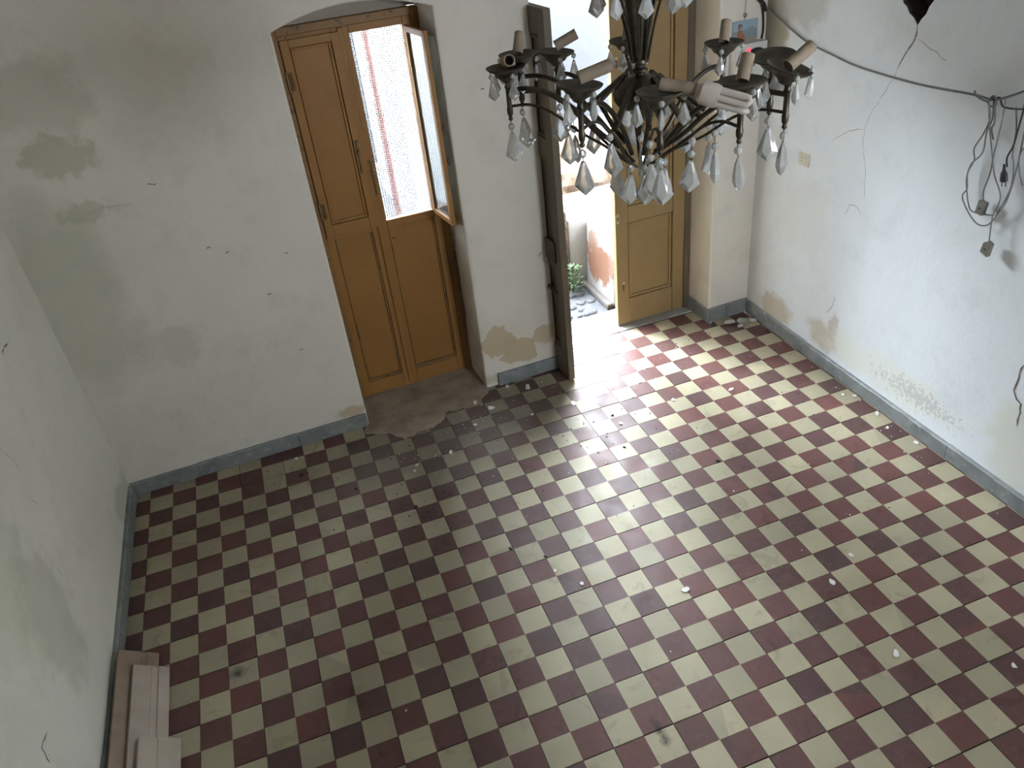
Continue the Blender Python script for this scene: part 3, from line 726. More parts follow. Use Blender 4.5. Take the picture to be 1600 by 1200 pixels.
# crystals: kite drop (flat faceted) and bead, shared meshes
def kite_mesh(name, w, h, th):
    """drop hanging below the origin: hole at the top, widest at 70 % of its height"""
    mb = MB(); H = h
    ring = [(0, 0.0, 0.25), (w * 0.10, 0.0, 0.25), (w * 0.5, -0.70 * H, 0.35), (0.0, -H, 0.2), (-w * 0.5, -0.70 * H, 0.35), (-w * 0.10, 0.0, 0.25)]
    outline = [(w * 0.09, 0.0), (w * 0.33, -0.42 * H), (w * 0.5, -0.72 * H), (w * 0.24, -0.88 * H), (0, -H), (-w * 0.24, -0.88 * H), (-w * 0.5, -0.72 * H), (-w * 0.33, -0.42 * H), (-w * 0.09, 0.0)]
    n = len(outline)
    for sg in (-1, 1):
        e = [Vector((x, sg * th * 0.12, z)) for x, z in outline]
        inn = [Vector((x * 0.45, sg * th * 0.5, -0.06 * H + (z * 0.82))) for x, z in outline]
        fs = [(k, (k + 1) % n, n + (k + 1) % n, n + k) for k in range(n)] + [tuple(n + k for k in range(n))]
        mb.add(e + inn, fs)
    b0, b1 = 0, 2 * n
    mb.f += [(k, (k + 1) % n, 2 * n + (k + 1) % n, 2 * n + k) for k in range(n)]; mb.m += [0] * n
    return mb.mesh(name, MAT['crystal'])
def almond_mesh(name, w, h):
    mb = MB(); mb.lathe([(w * 0.08, 0), (w * 0.3, -0.2 * h), (w * 0.46, -0.5 * h), (w * 0.5, -0.68 * h), (w * 0.32, -0.88 * h), (w * 0.05, -h)], 6)
    return mb.mesh(name, MAT['crystal'])
def bead_mesh(name, r):
    mb = MB(); mb.lathe([(r * 0.25, -r), (r * 0.8, -r * 0.6), (r, 0), (r * 0.8, r * 0.6), (r * 0.25, r)], 8)
    mb.tube([(0, 0, -r * 1.9), (0, 0, -r * 0.9)], 0.0011, 4, 1); mb.tube([(0, 0, r * 0.9), (0, 0, r * 1.9)], 0.0011, 4, 1)
    return mb.mesh(name, [MAT['crystal'], B])
KBIG = kite_mesh('large_kite', 0.046, 0.074, 0.016); KSM = kite_mesh('small_kite', 0.027, 0.044, 0.011); KLONG = almond_mesh('almond', 0.026, 0.070)
KASM = almond_mesh('small_almond', 0.016, 0.040)
KMED = kite_mesh('medium_kite', 0.034, 0.052, 0.013)
BBIG = bead_mesh('large_bead', 0.0085); BSM = bead_mesh('small_bead', 0.0062)
rp = random.Random(21)
def pendant(local, big=True, two=False, longone=None, mesh=None):
    """hangs from point `local` (chandelier space): bead(s), then the drop"""
    r = 0.0085 if big else 0.0062
    z = local.z - 1.7 * r
    me = (KLONG if (longone if longone is not None else rp.random() < 0.2) else KBIG) if big else (KASM if rp.random() < 0.18 else KSM)
    if mesh: me = mesh
    nb = 2 if two else 1
    top = local.z - 3.4 * r * nb
    o = bpy.data.objects.new('crystal_drop', me); COL.objects.link(o); o.parent = ch
    o.location = (local.x, local.y, top)
    o.rotation_euler = (rp.uniform(-0.08, 0.08), rp.uniform(-0.08, 0.08), rp.uniform(-0.75, 0.75) - 0.47)
    for k in range(nb):
        b = bpy.data.objects.new('bead', BBIG if big else BSM); COL.objects.link(b); b.parent = o
        b.matrix_parent_inverse = Matrix.Identity(4)
        b.location = (0, 0, 1.7 * r + k * 3.4 * r)
arms = [  # cup height, radius, azimuth, candle lean (right, up, towards camera), candle length
    ('A', 2.415, 0.306, 131.3, (0.12, 1.0, 0.0), 0.050), ('B', 2.400, 0.311, 143.5, (0.22, 0.25, 1.0), 0.062),
    ('C', 2.395, 0.292, 107.3, (1.0, 0.50, 0.25), 0.058), ('D', 2.425, 0.292, -140.5, (1.0, 0.38, 0.1), 0.064),
    ('E', 2.410, 0.301, -110.0, (1.0, -0.26, 0.25), 0.066), ('F', 2.385, 0.287, 19.2, (0.13, 1.0, 0.0), 0.051),
    ('G', 2.400, 0.298, -76.4, (0.22, 1.0, 0.1), 0.050), ('H', 2.400, 0.280, -35.0, None, 0),
    ('I', 2.400, 0.328, -53.8, (0.85, 0.75, 0.0), 0.063), ('J', 2.390, 0.306, 68.7, (0.1, 1.0, 0.0), 0.065)]
cup_prof = [(0.004, -0.034), (0.010, -0.032), (0.016, -0.025), (0.024, -0.020), (0.030, -0.011), (0.041, -0.005), (0.046, 0.0), (0.0465, 0.0015), (0.045, 0.001), (0.030, -0.006), (0.012, -0.009), (0.001, -0.009)]
CUP = MB().lathe(cup_prof, 28).mesh('drip_cup', BC, 50)
for nm, zc, r, ad, lean, cl in arms:
    a = math.radians(ad); k = r / 0.30
    mb = MB()
    mb.tube(catmull([cp(a, r - 0.004, zc - 0.052), cp(a, r - 0.05 * k, zc - 0.049), cp(a, r - 0.10 * k, zc - 0.062), cp(a, 0.145 * k, zc - 0.10), cp(a, 0.095 * k, zc - 0.150), cp(a, 0.050, 2.212)], 6), 0.0056, 8)
    arm = mb.build('arm', B, ch, 40)
    mb = MB()
    mb.tube(catmull([cp(a, r - 0.004, zc - 0.088), cp(a, r - 0.05 * k, zc - 0.086), cp(a, 0.20 * k, zc - 0.105), cp(a, 0.14 * k, zc - 0.150), cp(a, 0.085, 2.215), cp(a, 0.045, 2.185), cp(a, 0.022, 2.172)], 6), 0.0034, 6)
    mb.build('lower_scroll', B, arm, 40)
    mb = MB(); p0, p1 = cp(a + 0.10, 0.040, 2.372), cp(a, 0.142, 2.292)
    d = (p1 - p0).normalized(); side = d.cross(Vector((0, 0, 1))).normalized(); up = side.cross(d)
    vs = [p + side * x + up * y for p in (p0, p1) for x, y in ((-0.006, -0.0035), (0.006, -0.0035), (0.006, 0.0035), (-0.006, 0.0035))]
    mb.add(vs, [(0, 1, 5, 4), (1, 2, 6, 5), (2, 3, 7, 6), (3, 0, 4, 7), (3, 2, 1, 0), (4, 5, 6, 7)]); mb.build('strut', B, arm)
    # stem with collars and end knob
    c0 = cp(a, r, zc)
    mb = MB(); mb.lathe([(0.003, -0.122), (0.006, -0.118), (0.004, -0.112), (0.007, -0.106), (0.0075, -0.094), (0.006, -0.09), (0.006, -0.048), (0.008, -0.044), (0.006, -0.038), (0.008, -0.031), (0.004, -0.029)], 12, 0, lambda v: v + c0)
    mb.build('stem', B, arm, 40)
    o = bpy.data.objects.new('drip_cup', CUP); COL.objects.link(o); o.parent = arm; o.location = c0
    if nm == 'H': o.rotation_euler = (0.10, -0.12, 0)
    if nm == 'I': o.rotation_euler = (0.20, 0.22, 0)
    if nm in 'CD': o.rotation_euler = (0.02, 0.10, 0)
    if lean:
        dv = (RIGHT * lean[0] + UP * lean[1] + TOCAM * lean[2]).normalized()
        if nm == 'B': dv = ((cam.location - (c0 + CO)).normalized() + RIGHT * 0.16 + UP * 0.05).normalized()
        q = dv.to_track_quat('Z', 'Y').to_matrix()
        base = c0 + Vector((0, 0, 0.004)) - dv * 0.004
        if lean[1] < 0.6: base = c0 + Vector((0, 0, 0.012))
        mb = MB(); R = 0.0128; Ri = 0.0105
        mb.lathe([(0.004, 0.004), (R, 0), (R * 0.98, cl * 0.5), (R, cl), (Ri, cl), (Ri, cl - 0.03), (0.002, cl - 0.03)], 18, 0, lambda v: q @ v + base)
        sl = mb.build('candle_sleeve', MAT['sleeve'], arm, 40)
        mb = MB(); mb.lathe([(0.002, cl - 0.0295), (Ri * 0.97, cl - 0.029), (Ri * 0.9, cl - 0.02)], 14, 0, lambda v: q @ v + base)
        mb.build('lamp_socket', MAT['black'], arm)
        if nm == 'E':       # compact fluorescent lamp left in one socket
            dv2 = (RIGHT * 1.0 + UP * -0.36 + TOCAM * 0.2).normalized(); q2 = dv2.to_track_quat('Z', 'Y').to_matrix(); b2 = base + dv * (cl - 0.012)
            mb = MB(); mb.lathe([(0.010, 0.0), (0.0105, 0.012), (0.014, 0.015), (0.015, 0.02), (0.021, 0.024), (0.0215, 0.05), (0.0205, 0.052), (0.0205, 0.056), (0.012, 0.0575)], 24, 0, lambda v: q2 @ v + b2)
            mb.build('bulb_base', MAT['bulb'], arm, 40)
            for t in range(3):
                aa = 2 * math.pi * t / 3 + 0.4; ux = Vector((math.cos(aa), math.sin(aa), 0)); wx = Vector((-ux.y, ux.x, 0))
                pts = [ux * 0.0115 + wx * 0.0062 * e + Vector((0, 0, z)) for e, z in ((-1, 0.054), (-1, 0.103), (-0.8, 0.109), (0, 0.112), (0.8, 0.109), (1, 0.103), (1, 0.054))]
                mb = MB(); mb.tube([q2 @ p + b2 for p in pts], 0.0062, 10); mb.build('bulb_tube', MAT['tube_glass'], arm, 50)
    # crystals: round the cup rim, under the stem, along the lower scroll
    ph = rp.uniform(0, 6)
    for t in range(4):
        b = ph + t * math.pi / 2 + rp.uniform(-0.25, 0.25)
        pendant(c0 + Vector((0.044 * math.cos(b), 0.044 * math.sin(b), -0.002)), False)
    pendant(c0 + Vector((0, 0, -0.121)), True, longone=nm in 'GI')
    pendant(cp(a, 0.165 * k, zc - 0.127), True, two=rp.random() < 0.5)
    if nm in 'BDEGIF': pendant(cp(a, 0.060, 2.196), True)
pendant(cp(0.6, 0.004, 2.20), False); pendant(cp(0.6, 0.004, 2.245), True, longone=True)
for k in range(9): pendant(cp(2 * math.pi * k / 9 + 0.2, RING_R, RING_Z - 0.003), True, mesh=KMED)

# ------------------------------------------------------------------ cables and fittings on the right wall
def cord(name, pts, r, mat, label, cat, group=None, extra=None):
    root = empty(name, pts[0]); o = Vector(pts[0])
    mb = MB(); mb.tube([p - o for p in catmull(pts, 6)], r, 7); mb.build('cord', mat, root, 50)
    if extra: extra(root, o)
    return tag(root, label, cat, group)
sw = [(XR - 0.008, 1.075, 1.955), (XR - 0.012, 0.98, 1.92), (XR - 0.012, 0.725, 1.831), (XR - 0.012, 0.48, 1.79), (XR - 0.014, 0.263, 1.765), (XR - 0.014, -0.119, 1.756), (XR - 0.022, -0.425, 1.772), (XR - 0.034, -0.54, 1.775), (XR - 0.036, -0.61, 1.80), (XR - 0.03, -0.72, 1.862), (XR - 0.02, -0.90, 1.99), (XR - 0.012, -1.1, 2.2)]
cord('wall_cable', sw, 0.0050, MAT['cable'], 'grey cable sagging along the right wall below the hole', 'cable')
X1 = XR - 0.034
def yz(l, x0=X1, dx=0.008): return [(x0 + random.uniform(-dx, dx), a + 0.02, b) for a, b in l]
cord('hanging_cord', yz([(-0.547, 1.773), (-0.576, 1.705), (-0.549, 1.63), (-0.53, 1.566), (-0.533, 1.513), (-0.515, 1.449), (-0.53, 1.386), (-0.526, 1.347), (-0.574, 1.285), (-0.636, 1.257), (-0.674, 1.263), (-0.707, 1.316), (-0.741, 1.401), (-0.75, 1.55), (-0.74, 1.75)]), 0.0032, MAT['cord'], 'outermost pale cord loop hanging lowest from the knot on the right wall', 'cord', 'tangled cords')
cord('hanging_cord', yz([(-0.56, 1.782), (-0.582, 1.707), (-0.567, 1.642), (-0.577, 1.56), (-0.533, 1.498), (-0.527, 1.438), (-0.53, 1.386), (-0.558, 1.326), (-0.597, 1.301), (-0.69, 1.314), (-0.722, 1.351), (-0.746, 1.453), (-0.74, 1.542), (-0.717, 1.591), (-0.70, 1.68), (-0.68, 1.77)]), 0.0032, MAT['cord'], 'pale cord twisted round the outer loop, passing behind the upper socket', 'cord', 'tangled cords')
def sock1(root, o):
    mb = MB(); Q = Matrix.Rotation(0.12, 3, 'X'); c = Vector((X1, -0.612, 1.330)) - o
    mb.box(-0.012, 0.012, -0.019, 0.019, -0.030, 0.030, T=lambda v: Q @ v + c); mb.build('socket', MAT['connector'], root, bevel=0.003)
    mb = MB(); mb.box(-0.0135, -0.0115, -0.004, 0.004, -0.004, 0.004, T=lambda v: Q @ v + c); mb.build('socket_hole', MAT['black'], root)
cord('socket_cord', yz([(-0.624, 1.801), (-0.63, 1.697), (-0.63, 1.567), (-0.629, 1.482), (-0.624, 1.408), (-0.628, 1.358)], dx=0.004), 0.003, MAT['cord'], 'grey cord ending in an upright rectangular socket', 'cord', None, sock1)
def sock2(root, o):
    mb = MB(); Q = Matrix.Rotation(0.2, 3, 'X'); c = Vector((X1 - 0.01, -0.695, 1.172)) - o
    mb.prism([(-0.022, -0.032), (0.020, -0.026), (0.022, 0.020), (0.006, 0.034), (-0.016, 0.030)], lambda a, b, h: Q @ Vector((h, a, b)) + c, -0.012, 0.012); mb.build('socket', MAT['connector'], root, bevel=0.003)
    mb = MB(); mb.box(-0.0135, -0.0115, -0.004, 0.004, -0.006, 0.002, T=lambda v: Q @ v + c); mb.build('socket_hole', MAT['black'], root)
cord('socket_cord', yz([(-0.554, 1.774), (-0.585, 1.66), (-0.626, 1.566), (-0.661, 1.491), (-0.71, 1.42), (-0.716, 1.371), (-0.703, 1.315), (-0.716, 1.205)], x0=X1 - 0.008, dx=0.004), 0.003, MAT['cord'], 'grey cord ending in the lowest, rounded socket of the tangle', 'cord', None, sock2)
def plug(root, o):
    c = Vector((X1 - 0.005, -0.683, 1.498)) - o; Q = Matrix.Rotation(-0.25, 3, 'X')
    mb = MB(); mb.lathe([(0.005, 0.045), (0.007, 0.02), (0.014, 0.008), (0.017, -0.012), (0.017, -0.026), (0.010, -0.03)], 12, 0, lambda v: Q @ Vector((v.x * 0.7, v.y, v.z)) + c); mb.build('plug', MAT['black'], root, 40)
    for e in (-0.009, 0.009):
        mb = MB(); mb.tube([Q @ Vector((0, e, -0.028)) + c, Q @ Vector((0, e, -0.048)) + c], 0.0022, 8); mb.build('plug_pin', MAT['iron'], root)
cord('plug_cord', yz([(-0.80, 1.93), (-0.72, 1.814), (-0.715, 1.768), (-0.713, 1.697), (-0.715, 1.624), (-0.699, 1.572), (-0.705, 1.532)], x0=X1 - 0.005, dx=0.004), 0.0036, MAT['black'], 'black cord with a two-pin plug hanging on the right wall', 'cord', None, plug)
cord('hanging_cord', yz([(-0.57, 1.777), (-0.591, 1.788), (-0.619, 1.761), (-0.66, 1.757), (-0.714, 1.771), (-0.80, 1.80), (-0.87, 1.85)]), 0.0034, MAT['black'], 'black cord stretched level from the knot towards the picture edge', 'cord', 'tangled cords')
cord('hanging_cord', yz([(-0.469, 1.794), (-0.491, 1.775), (-0.537, 1.761), (-0.556, 1.781), (-0.575, 1.79), (-0.585, 1.762), (-0.56, 1.745), (-0.545, 1.765), (-0.565, 1.79), (-0.59, 1.74), (-0.60, 1.69), (-0.585, 1.66), (-0.605, 1.62)]), 0.0036, MAT['cable'], 'dark cord knotted round the sagging wall cable', 'cord', 'tangled cords')
cord('hanging_cord', yz([(-0.80, 1.72), (-0.79, 1.66), (-0.76, 1.62), (-0.75, 1.57), (-0.77, 1.52), (-0.80, 1.48)]), 0.003, MAT['cord'], 'grey cord bowing inwards at the right picture edge', 'cord', 'tangled cords')
# socket plate near the right corner
sp = empty('wall_socket', (XR, 0.635, 1.165)); tag(sp, 'ivory double socket plate on the right wall', 'socket')
mb = MB(); mb.box(-0.011, -0.0003, -0.046, 0.046, 0.0, 0.075); mb.build('plate', MAT['plate'], sp, bevel=0.004)
for e in (-0.015, 0.015):
    mb = MB(); mb.box(-0.0135, -0.009, e - 0.010, e + 0.010, 0.016, 0.060); mb.build('socket_module', MAT['plate'], sp, bevel=0.002)
    for z in (0.028, 0.048):
        mb = MB(); mb.box(-0.0142, -0.013, e - 0.002, e + 0.002, z - 0.002, z + 0.002); mb.build('contact_hole', MAT['black'], sp)
# electrical box with a lit red lamp, on the corner pier
eb = empty('meter_box', W(3.985, 0, 1.53), WA); tag(eb, 'white electrical box with dark oval window and red light on the corner pier', 'electrical box')
mb = MB(); mb.box(-0.115, 0.100, -0.06, -0.0005, 0.0, 0.262); mb.build('case', MAT['white_box'], eb, bevel=0.006)
mb = MB(); mb.prism([(0.025 + 0.05 * math.cos(t), 0.208 + 0.026 * math.sin(t)) for t in [k * math.pi / 12 for k in range(24)]], lambda a, b, h: Vector((a, h, b)), -0.063, -0.058); mb.build('window', MAT['black'], eb)
m = NT('red_lamp', 0.3); m.color((0.8, 0.05, 0.08)); m.b.inputs['Emission Color'].default_value = (1, 0.08, 0.12, 1); m.b.inputs['Emission Strength'].default_value = 0.09
mb = MB(); mb.box(-0.040, -0.020, -0.070, -0.058, 0.198, 0.238); mb.build('red_light', m.mat, eb, bevel=0.003)
cord('box_lead', [tuple(W(4.078, -0.012, 1.794)), tuple(W(4.085, -0.010, 1.85)), tuple(W(4.075, -0.012, 1.93)), tuple(W(4.06, -0.02, 1.975)), tuple(W(4.03, -0.012, 2.05))], 0.005, MAT['black'], 'black lead rising from the electrical box into the corner', 'cable')
cord('sooty_lead', [tuple(W(4.045, -0.012, 2.10)), tuple(W(4.03, -0.016, 2.02)), tuple(W(4.07, -0.02, 1.98)), tuple(W(4.085, -0.02, 1.94))], 0.009, MAT['debris'], 'short black taped joint of wires in the corner above the box', 'cable')
# picture card hanging from a nail by its string
pc = empty('picture_card', W(3.963, 0, 1.794), WA); tag(pc, 'small picture card of a red-robed figure before blue hills', 'picture')
mb = MB(); mb.box(-0.085, 0.085, -0.006, -0.001, 0.0, 0.115); mb.build('card', flat('card_sky', (0.28, 0.36, 0.42)), pc)
def patch(poly, col, name, y):
    mb = MB(); mb.prism(poly, lambda a, b, h: Vector((a, h, b)), y, -0.005); mb.build(name, flat(name, col), pc)
patch([(-0.084, 0.001), (0.084, 0.001), (0.084, 0.055), (0.05, 0.078), (0.01, 0.066), (-0.03, 0.058), (-0.084, 0.062)], (0.20, 0.25, 0.27), 'printed_hills', -0.0066)
patch([(-0.084, 0.001), (0.084, 0.001), (0.084, 0.028), (0.0, 0.024), (-0.084, 0.03)], (0.27, 0.25, 0.21), 'printed_ground', -0.0070)
patch([(-0.055, 0.004), (0.005, 0.004), (0.0, 0.03), (-0.018, 0.05), (-0.022, 0.066), (-0.046, 0.066), (-0.052, 0.04)], (0.32, 0.11, 0.055), 'printed_robe', -0.0074)
patch([(-0.034 + 0.013 * math.cos(t), 0.083 + 0.016 * math.sin(t)) for t in [k * math.pi / 6 for k in range(12)]], (0.12, 0.08, 0.06), 'printed_hair', -0.0078)
patch([(-0.033 + 0.008 * math.cos(t), 0.079 + 0.011 * math.sin(t)) for t in [k * math.pi / 6 for k in range(12)]], (0.36, 0.20, 0.14), 'printed_face', -0.0082)
mb = MB(); mb.tube([(-0.004, -0.003, 0.114), (-0.006, -0.008, 0.145), (-0.004, -0.006, 0.26)], 0.0012, 5); mb.build('string', MAT['cord'], pc)
mb = MB(); mb.tube([(-0.006 + 0.010 * math.cos(t), -0.010, 0.142 + 0.010 * math.sin(t)) for t in [k * math.pi / 6 for k in range(13)]], 0.0022, 6, cap=False); mb.build('hanging_ring', MAT['iron_ochre'], pc)

# ------------------------------------------------------------------ boards along the left wall
def board(xr, y1, w, th, mat, label, prof, ang=36):
    """a board leaning sideways on the wall: right edge on the floor, left edge up"""
    a = math.radians(ang); u = Vector((-math.cos(a), 0, math.sin(a))); nr = Vector((math.sin(a), 0, math.cos(a)))
    root = empty('loose_board', (xr, y1, 0.001))
    sec = [(0, 0), (0, th)] + [(w * p, th + q) for p, q in prof] + [(w, th), (w, 0)]
    mb = MB(); mb.prism(sec, lambda p, q, h: u * p + nr * q + Vector((0, -h, 0)), 0, 2.1 + y1); mb.build('plank', mat, root, bevel=0.002)
    return tag(root, label, 'board')
board(-2.178, -0.31, 0.170, 0.022, MAT['board_brown'], 'brown loose board leaning hindmost on the left wall', [(0.3, 0.0), (0.32, -0.004), (0.42, -0.004), (0.44, 0.0)])
board(-2.131, -0.412, 0.150, 0.022, MAT['board'], 'pale moulded board leaning in the middle of the pile by the left wall', [(0.10, 0.0), (0.12, 0.002), (0.30, 0.002), (0.33, -0.004), (0.40, -0.004), (0.42, 0.0), (0.5, 0.0), (0.51, -0.002), (0.53, 0.0)])
board(-2.082, -0.795, 0.160, 0.022, MAT['board'], 'foremost pale board of the pile, cut off by the lower picture edge', [(0.55, 0.0), (0.56, -0.003), (0.60, -0.003), (0.61, 0.0)])

# ------------------------------------------------------------------ plaster flakes, rubble, debris
def flake(x, y, sz, label, group='plaster flakes on the floor', ang=None):
    n = 7; a0 = random.uniform(0, 6)
    pts = []
    for k in range(n):
        t = a0 + 2 * math.pi * k / n; q = sz * random.uniform(0.55, 1.1)
        pts.append((q * math.cos(t) * 1.25, q * math.sin(t) * 0.85))
    ca = ang if ang is not None else random.uniform(0, 3)
    pts = [(a * math.cos(ca) - b * math.sin(ca), a * math.sin(ca) + b * math.cos(ca)) for a, b in pts]
    mb = MB(); mb.prism(pts, lambda a, b, h: Vector((a, b, h + (0.15 * a if h > 0.002 else 0) * 0.3)), 0.0008, 0.0045)
    o = mb.build('plaster_flake', MAT['flake']); o.location = (x, y, 0.0005); o.rotation_euler = (random.uniform(-0.02, 0.02), 0, 0)
    return tag(o, label, 'plaster flake', group)
FL = [((-0.053, 0.985), 0.020, 'white flake at the foot of the pier, next to the stone skirting'),
      ((0.061, 0.915), 0.028, 'largest flake in front of the pier between the doors'),
      ((-0.295, 0.912), 0.024, 'flake on the edge of the cement patch, left of the pier'),
      ((-0.224, 0.805), 0.028, 'large flake just below the pier corner, beside the cement patch'),
      ((-0.022, 0.625), 0.014, 'small flake below the largest one in front of the pier'),
      ((-0.365, 0.687), 0.018, 'lone flake two tiles in front of the left door'),
      ((-0.574, 0.499), 0.018, 'flake lying right of the crumb scatter in front of the left door'),
      ((-0.782, 0.475), 0.012, 'small round flake in the crumb scatter, the farther of two'),
      ((-0.804, 0.430), 0.011, 'small flake in the crumb scatter, the nearer of two'),
      ((0.245, 0.618), 0.022, 'flake at the foot of the open door leaf'),
      ((-1.421, 0.860), 0.017, 'flake beside the skirting on the left half of the back wall'),
      ((0.121, -0.947), 0.019, 'bright white flake alone in the middle foreground'),
      ((-0.286, -0.718), 0.013, 'small flake in the dark middle of the floor, nearest the bright strip'),
      ((-0.369, -0.593), 0.011, 'faint small flake in the dark middle of the floor'),
      ((0.897, -1.080), 0.020, 'white flake on a cream check in the right half of the floor'),
      ((0.722, -1.175), 0.020, 'grey folded scrap on a red check in the right half of the floor'),
      ((0.708, -1.582), 0.022, 'grey foil-like scrap near the bottom right'),
      ((1.068, -1.801), 0.014, 'thin curled flake nearest the lower right corner'),
      ((1.722, -0.277), 0.020, 'largest flake lying against the right skirting'),
      ((1.722, -0.571), 0.016, 'flake against the right skirting, nearest the camera'),
      ((1.728, -0.082), 0.016, 'flake against the right skirting, farthest of the row'),
      ((1.682, -0.042), 0.013, 'flake a little off the right skirting, beside the farthest one'),
      ((1.682, -0.404), 0.014, 'thin flake off the right skirting between the two large ones'),
      ((0.805, 0.757), 0.020, 'pale flake on the bright tiles inside the right door'),
      ((0.702, 0.629), 0.013, 'small pale flake below the one inside the right door'),
      ((0.795, 0.368), 0.017, 'flake on the tiles midway between the right door and the room centre'),
      ((0.412, 0.299), 0.016, 'flake in the bluish reflection on the floor'),
      ((1.150, 0.302), 0.018, 'flake on the right-hand tiles in front of the closed leaf')]
for (x, y), s_, lb in FL: flake(x, y, s_ * 0.85, lb)
def crumbs(name, n, boxes, sz, mat, label, cat):
    mb = MB()
    for k in range(n):
        (cx, cy, rx_, ry_) = random.choice(boxes); x, y = random.gauss(cx, rx_), random.gauss(cy, ry_)
        x = min(max(x, XL + 0.05), XR - 0.05); y = min(y, 0.93)
        s_ = sz * random.uniform(0.4, 1.5); a = random.uniform(0, 6)
        pts = [(x + s_ * math.cos(a + t) * random.uniform(0.6, 1.3), y + s_ * math.sin(a + t) * random.uniform(0.5, 1.0)) for t in (0, 1.5, 3.1, 4.6)]
        mb.prism(pts, lambda a_, b_, h: Vector((a_, b_, h)), 0.0006, 0.001 + s_ * 0.6)
    return tag(mb.build(name, mat), label, cat, None, 'stuff')
crumbs('plaster_crumbs', 170, [(-0.15, 0.78, 0.28, 0.1), (-0.72, 0.5, 0.14, 0.07), (-0.3, 0.72, 0.2, 0.12), (0.6, 0.5, 0.4, 0.3), (1.66, -0.3, 0.05, 0.5), (0.3, 0.0, 1.0, 0.8), (1.3, 0.8, 0.2, 0.15), (0.5, -1.0, 0.8, 0.6)], 0.0034, MAT['flake'], 'fine white plaster crumbs scattered over the tiles', 'crumbs')
crumbs('dark_crumbs', 150, [(-0.85, 0.15, 0.12, 0.07), (0.1, 0.38, 0.12, 0.08), (0.35, 0.2, 0.3, 0.25), (-0.5, 0.4, 0.4, 0.2), (0.6, 0.2, 0.5, 0.4), (-1.0, 0.5, 0.5, 0.25), (1.2, 1.0, 0.15, 0.05)], 0.0036, MAT['debris'], 'dark specks of dirt scattered over the tiles', 'dirt')
DB = [((0.725, -0.242), 0.013, 'black crumpled bit on the joint right of the bluish reflection'),
      ((-0.87, 0.131), 0.015, 'largest black bit, left of the floor centre'),
      ((0.331, 0.093), 0.009, 'black bit in the bluish reflection, nearest the camera'),
      ((0.405, 0.395), 0.009, 'black bit in the bluish reflection, nearest the door'),
      ((-0.377, -0.49), 0.009, 'black bit on a tile corner in the dark middle of the floor'),
      ((-0.512, -0.371), 0.011, 'short black stick in the dark middle of the floor'),
      ((-1.413, 0.689), 0.012, 'black bit two checks from the skirting on the left half of the floor'),
      ((-1.142, 0.428), 0.010, 'black oval bit below left of the cement patch'),
      ((-2.09, 0.512), 0.011, 'black bit near the left corner of the room')]
for (x, y), s_, lb in DB:
    mb = MB()
    mb.lathe([(s_ * 0.3, 0.0006), (s_ * 0.9, s_ * 0.15), (s_, s_ * 0.4), (s_ * 0.55, s_ * 0.75), (s_ * 0.1, s_ * 0.8)], 7, 0, lambda v: Vector((v.x * random.uniform(0.8, 1.5), v.y * random.uniform(0.5, 0.8), v.z)))
    o = mb.build('dirt_lump', MAT['debris']); o.location = (x, y, 0.0); o.rotation_euler = (0, 0, random.uniform(0, 3)); tag(o, lb, 'debris', 'black debris on the floor')
def chunk(x, y, z, sx, sy, sz, label):
    bm = bmesh.new(); bmesh.ops.create_icosphere(bm, subdivisions=1, radius=1.0)
    for v in bm.verts:
        q = 1 + 0.7 * mnoise.noise(v.co * 1.7 + Vector((x * 30, y * 30, 0)))
        v.co = Vector((v.co.x * sx * q, v.co.y * sy * q, max(-0.75, v.co.z) * sz * q))
    lo = min(v.co.z for v in bm.verts)
    for v in bm.verts: v.co.z -= lo
    me = bpy.data.meshes.new('rubble_chunk'); bm.to_mesh(me); bm.free(); me.materials.append(MAT['rubble'])
    o = bpy.data.objects.new('rubble_chunk', me); COL.objects.link(o); o.location = (x, y, z); tag(o, label, 'rubble', 'rubble in the right corner')
chunk(1.575, 0.985, 0.001, 0.045, 0.030, 0.016, 'leftmost rubble chunk below the corner pier')
chunk(1.650, 0.965, 0.001, 0.040, 0.034, 0.018, 'largest rubble chunk in the right corner')
chunk(1.612, 0.905, 0.001, 0.026, 0.020, 0.012, 'small rubble chunk in front of the corner heap')
chunk(1.718, 0.925, 0.001, 0.032, 0.026, 0.015, 'rubble chunk touching the right skirting')

# ------------------------------------------------------------------ outside
mb = MB(); mb.prism([(-6, 0.5), (10, 0.5), (10, 14), (-6, 14)], lambda a, b, h: W(a, b, h), -0.12, -0.012)
S(mb.build('street_ground', MAT['gravel']))
# cobbles near the door
mb = MB()
rc = random.Random(5)
for k in range(150):
    s_, d_ = rc.uniform(2.55, 3.28), rc.uniform(0.52, 1.5); r = rc.uniform(0.02, 0.045)
    mb.lathe([(r * 0.9, -0.014), (r, -0.008), (r * 0.75, -0.003 + r * 0.12), (r * 0.2, r * 0.2)], 7, 0, lambda v: W(s_ + v.x, d_ + v.y * 0.8, v.z))
tag(mb.build('street_cobbles', MAT['gravel']), 'grey uneven cobbles on the ground outside the right door', 'cobbles', None, 'stuff')
gw = empty('garden_wall', W(3.34, 0.52, 0), WA); tag(gw, 'low limewashed wall with orange stains outside the right door', 'wall')
mb = MB(); mb.prism([(0.0, -0.011), (0.9, -0.011), (0.9, 0.60), (0.02, 0.505)], lambda a, b, h: Vector((a, h, b)), 0.0, 0.46); mb.build('stained_block', MAT['out_stain'], gw, bevel=0.02)
mb = MB(); mb.prism([(-0.14, 0.46), (0.9, 0.46), (0.9, 0.95), (-0.14, 0.95)], lambda a, b, h: Vector((a, b, h)), -0.011, 0.56); mb.build('rear_block', MAT['out_white'], gw, bevel=0.02)
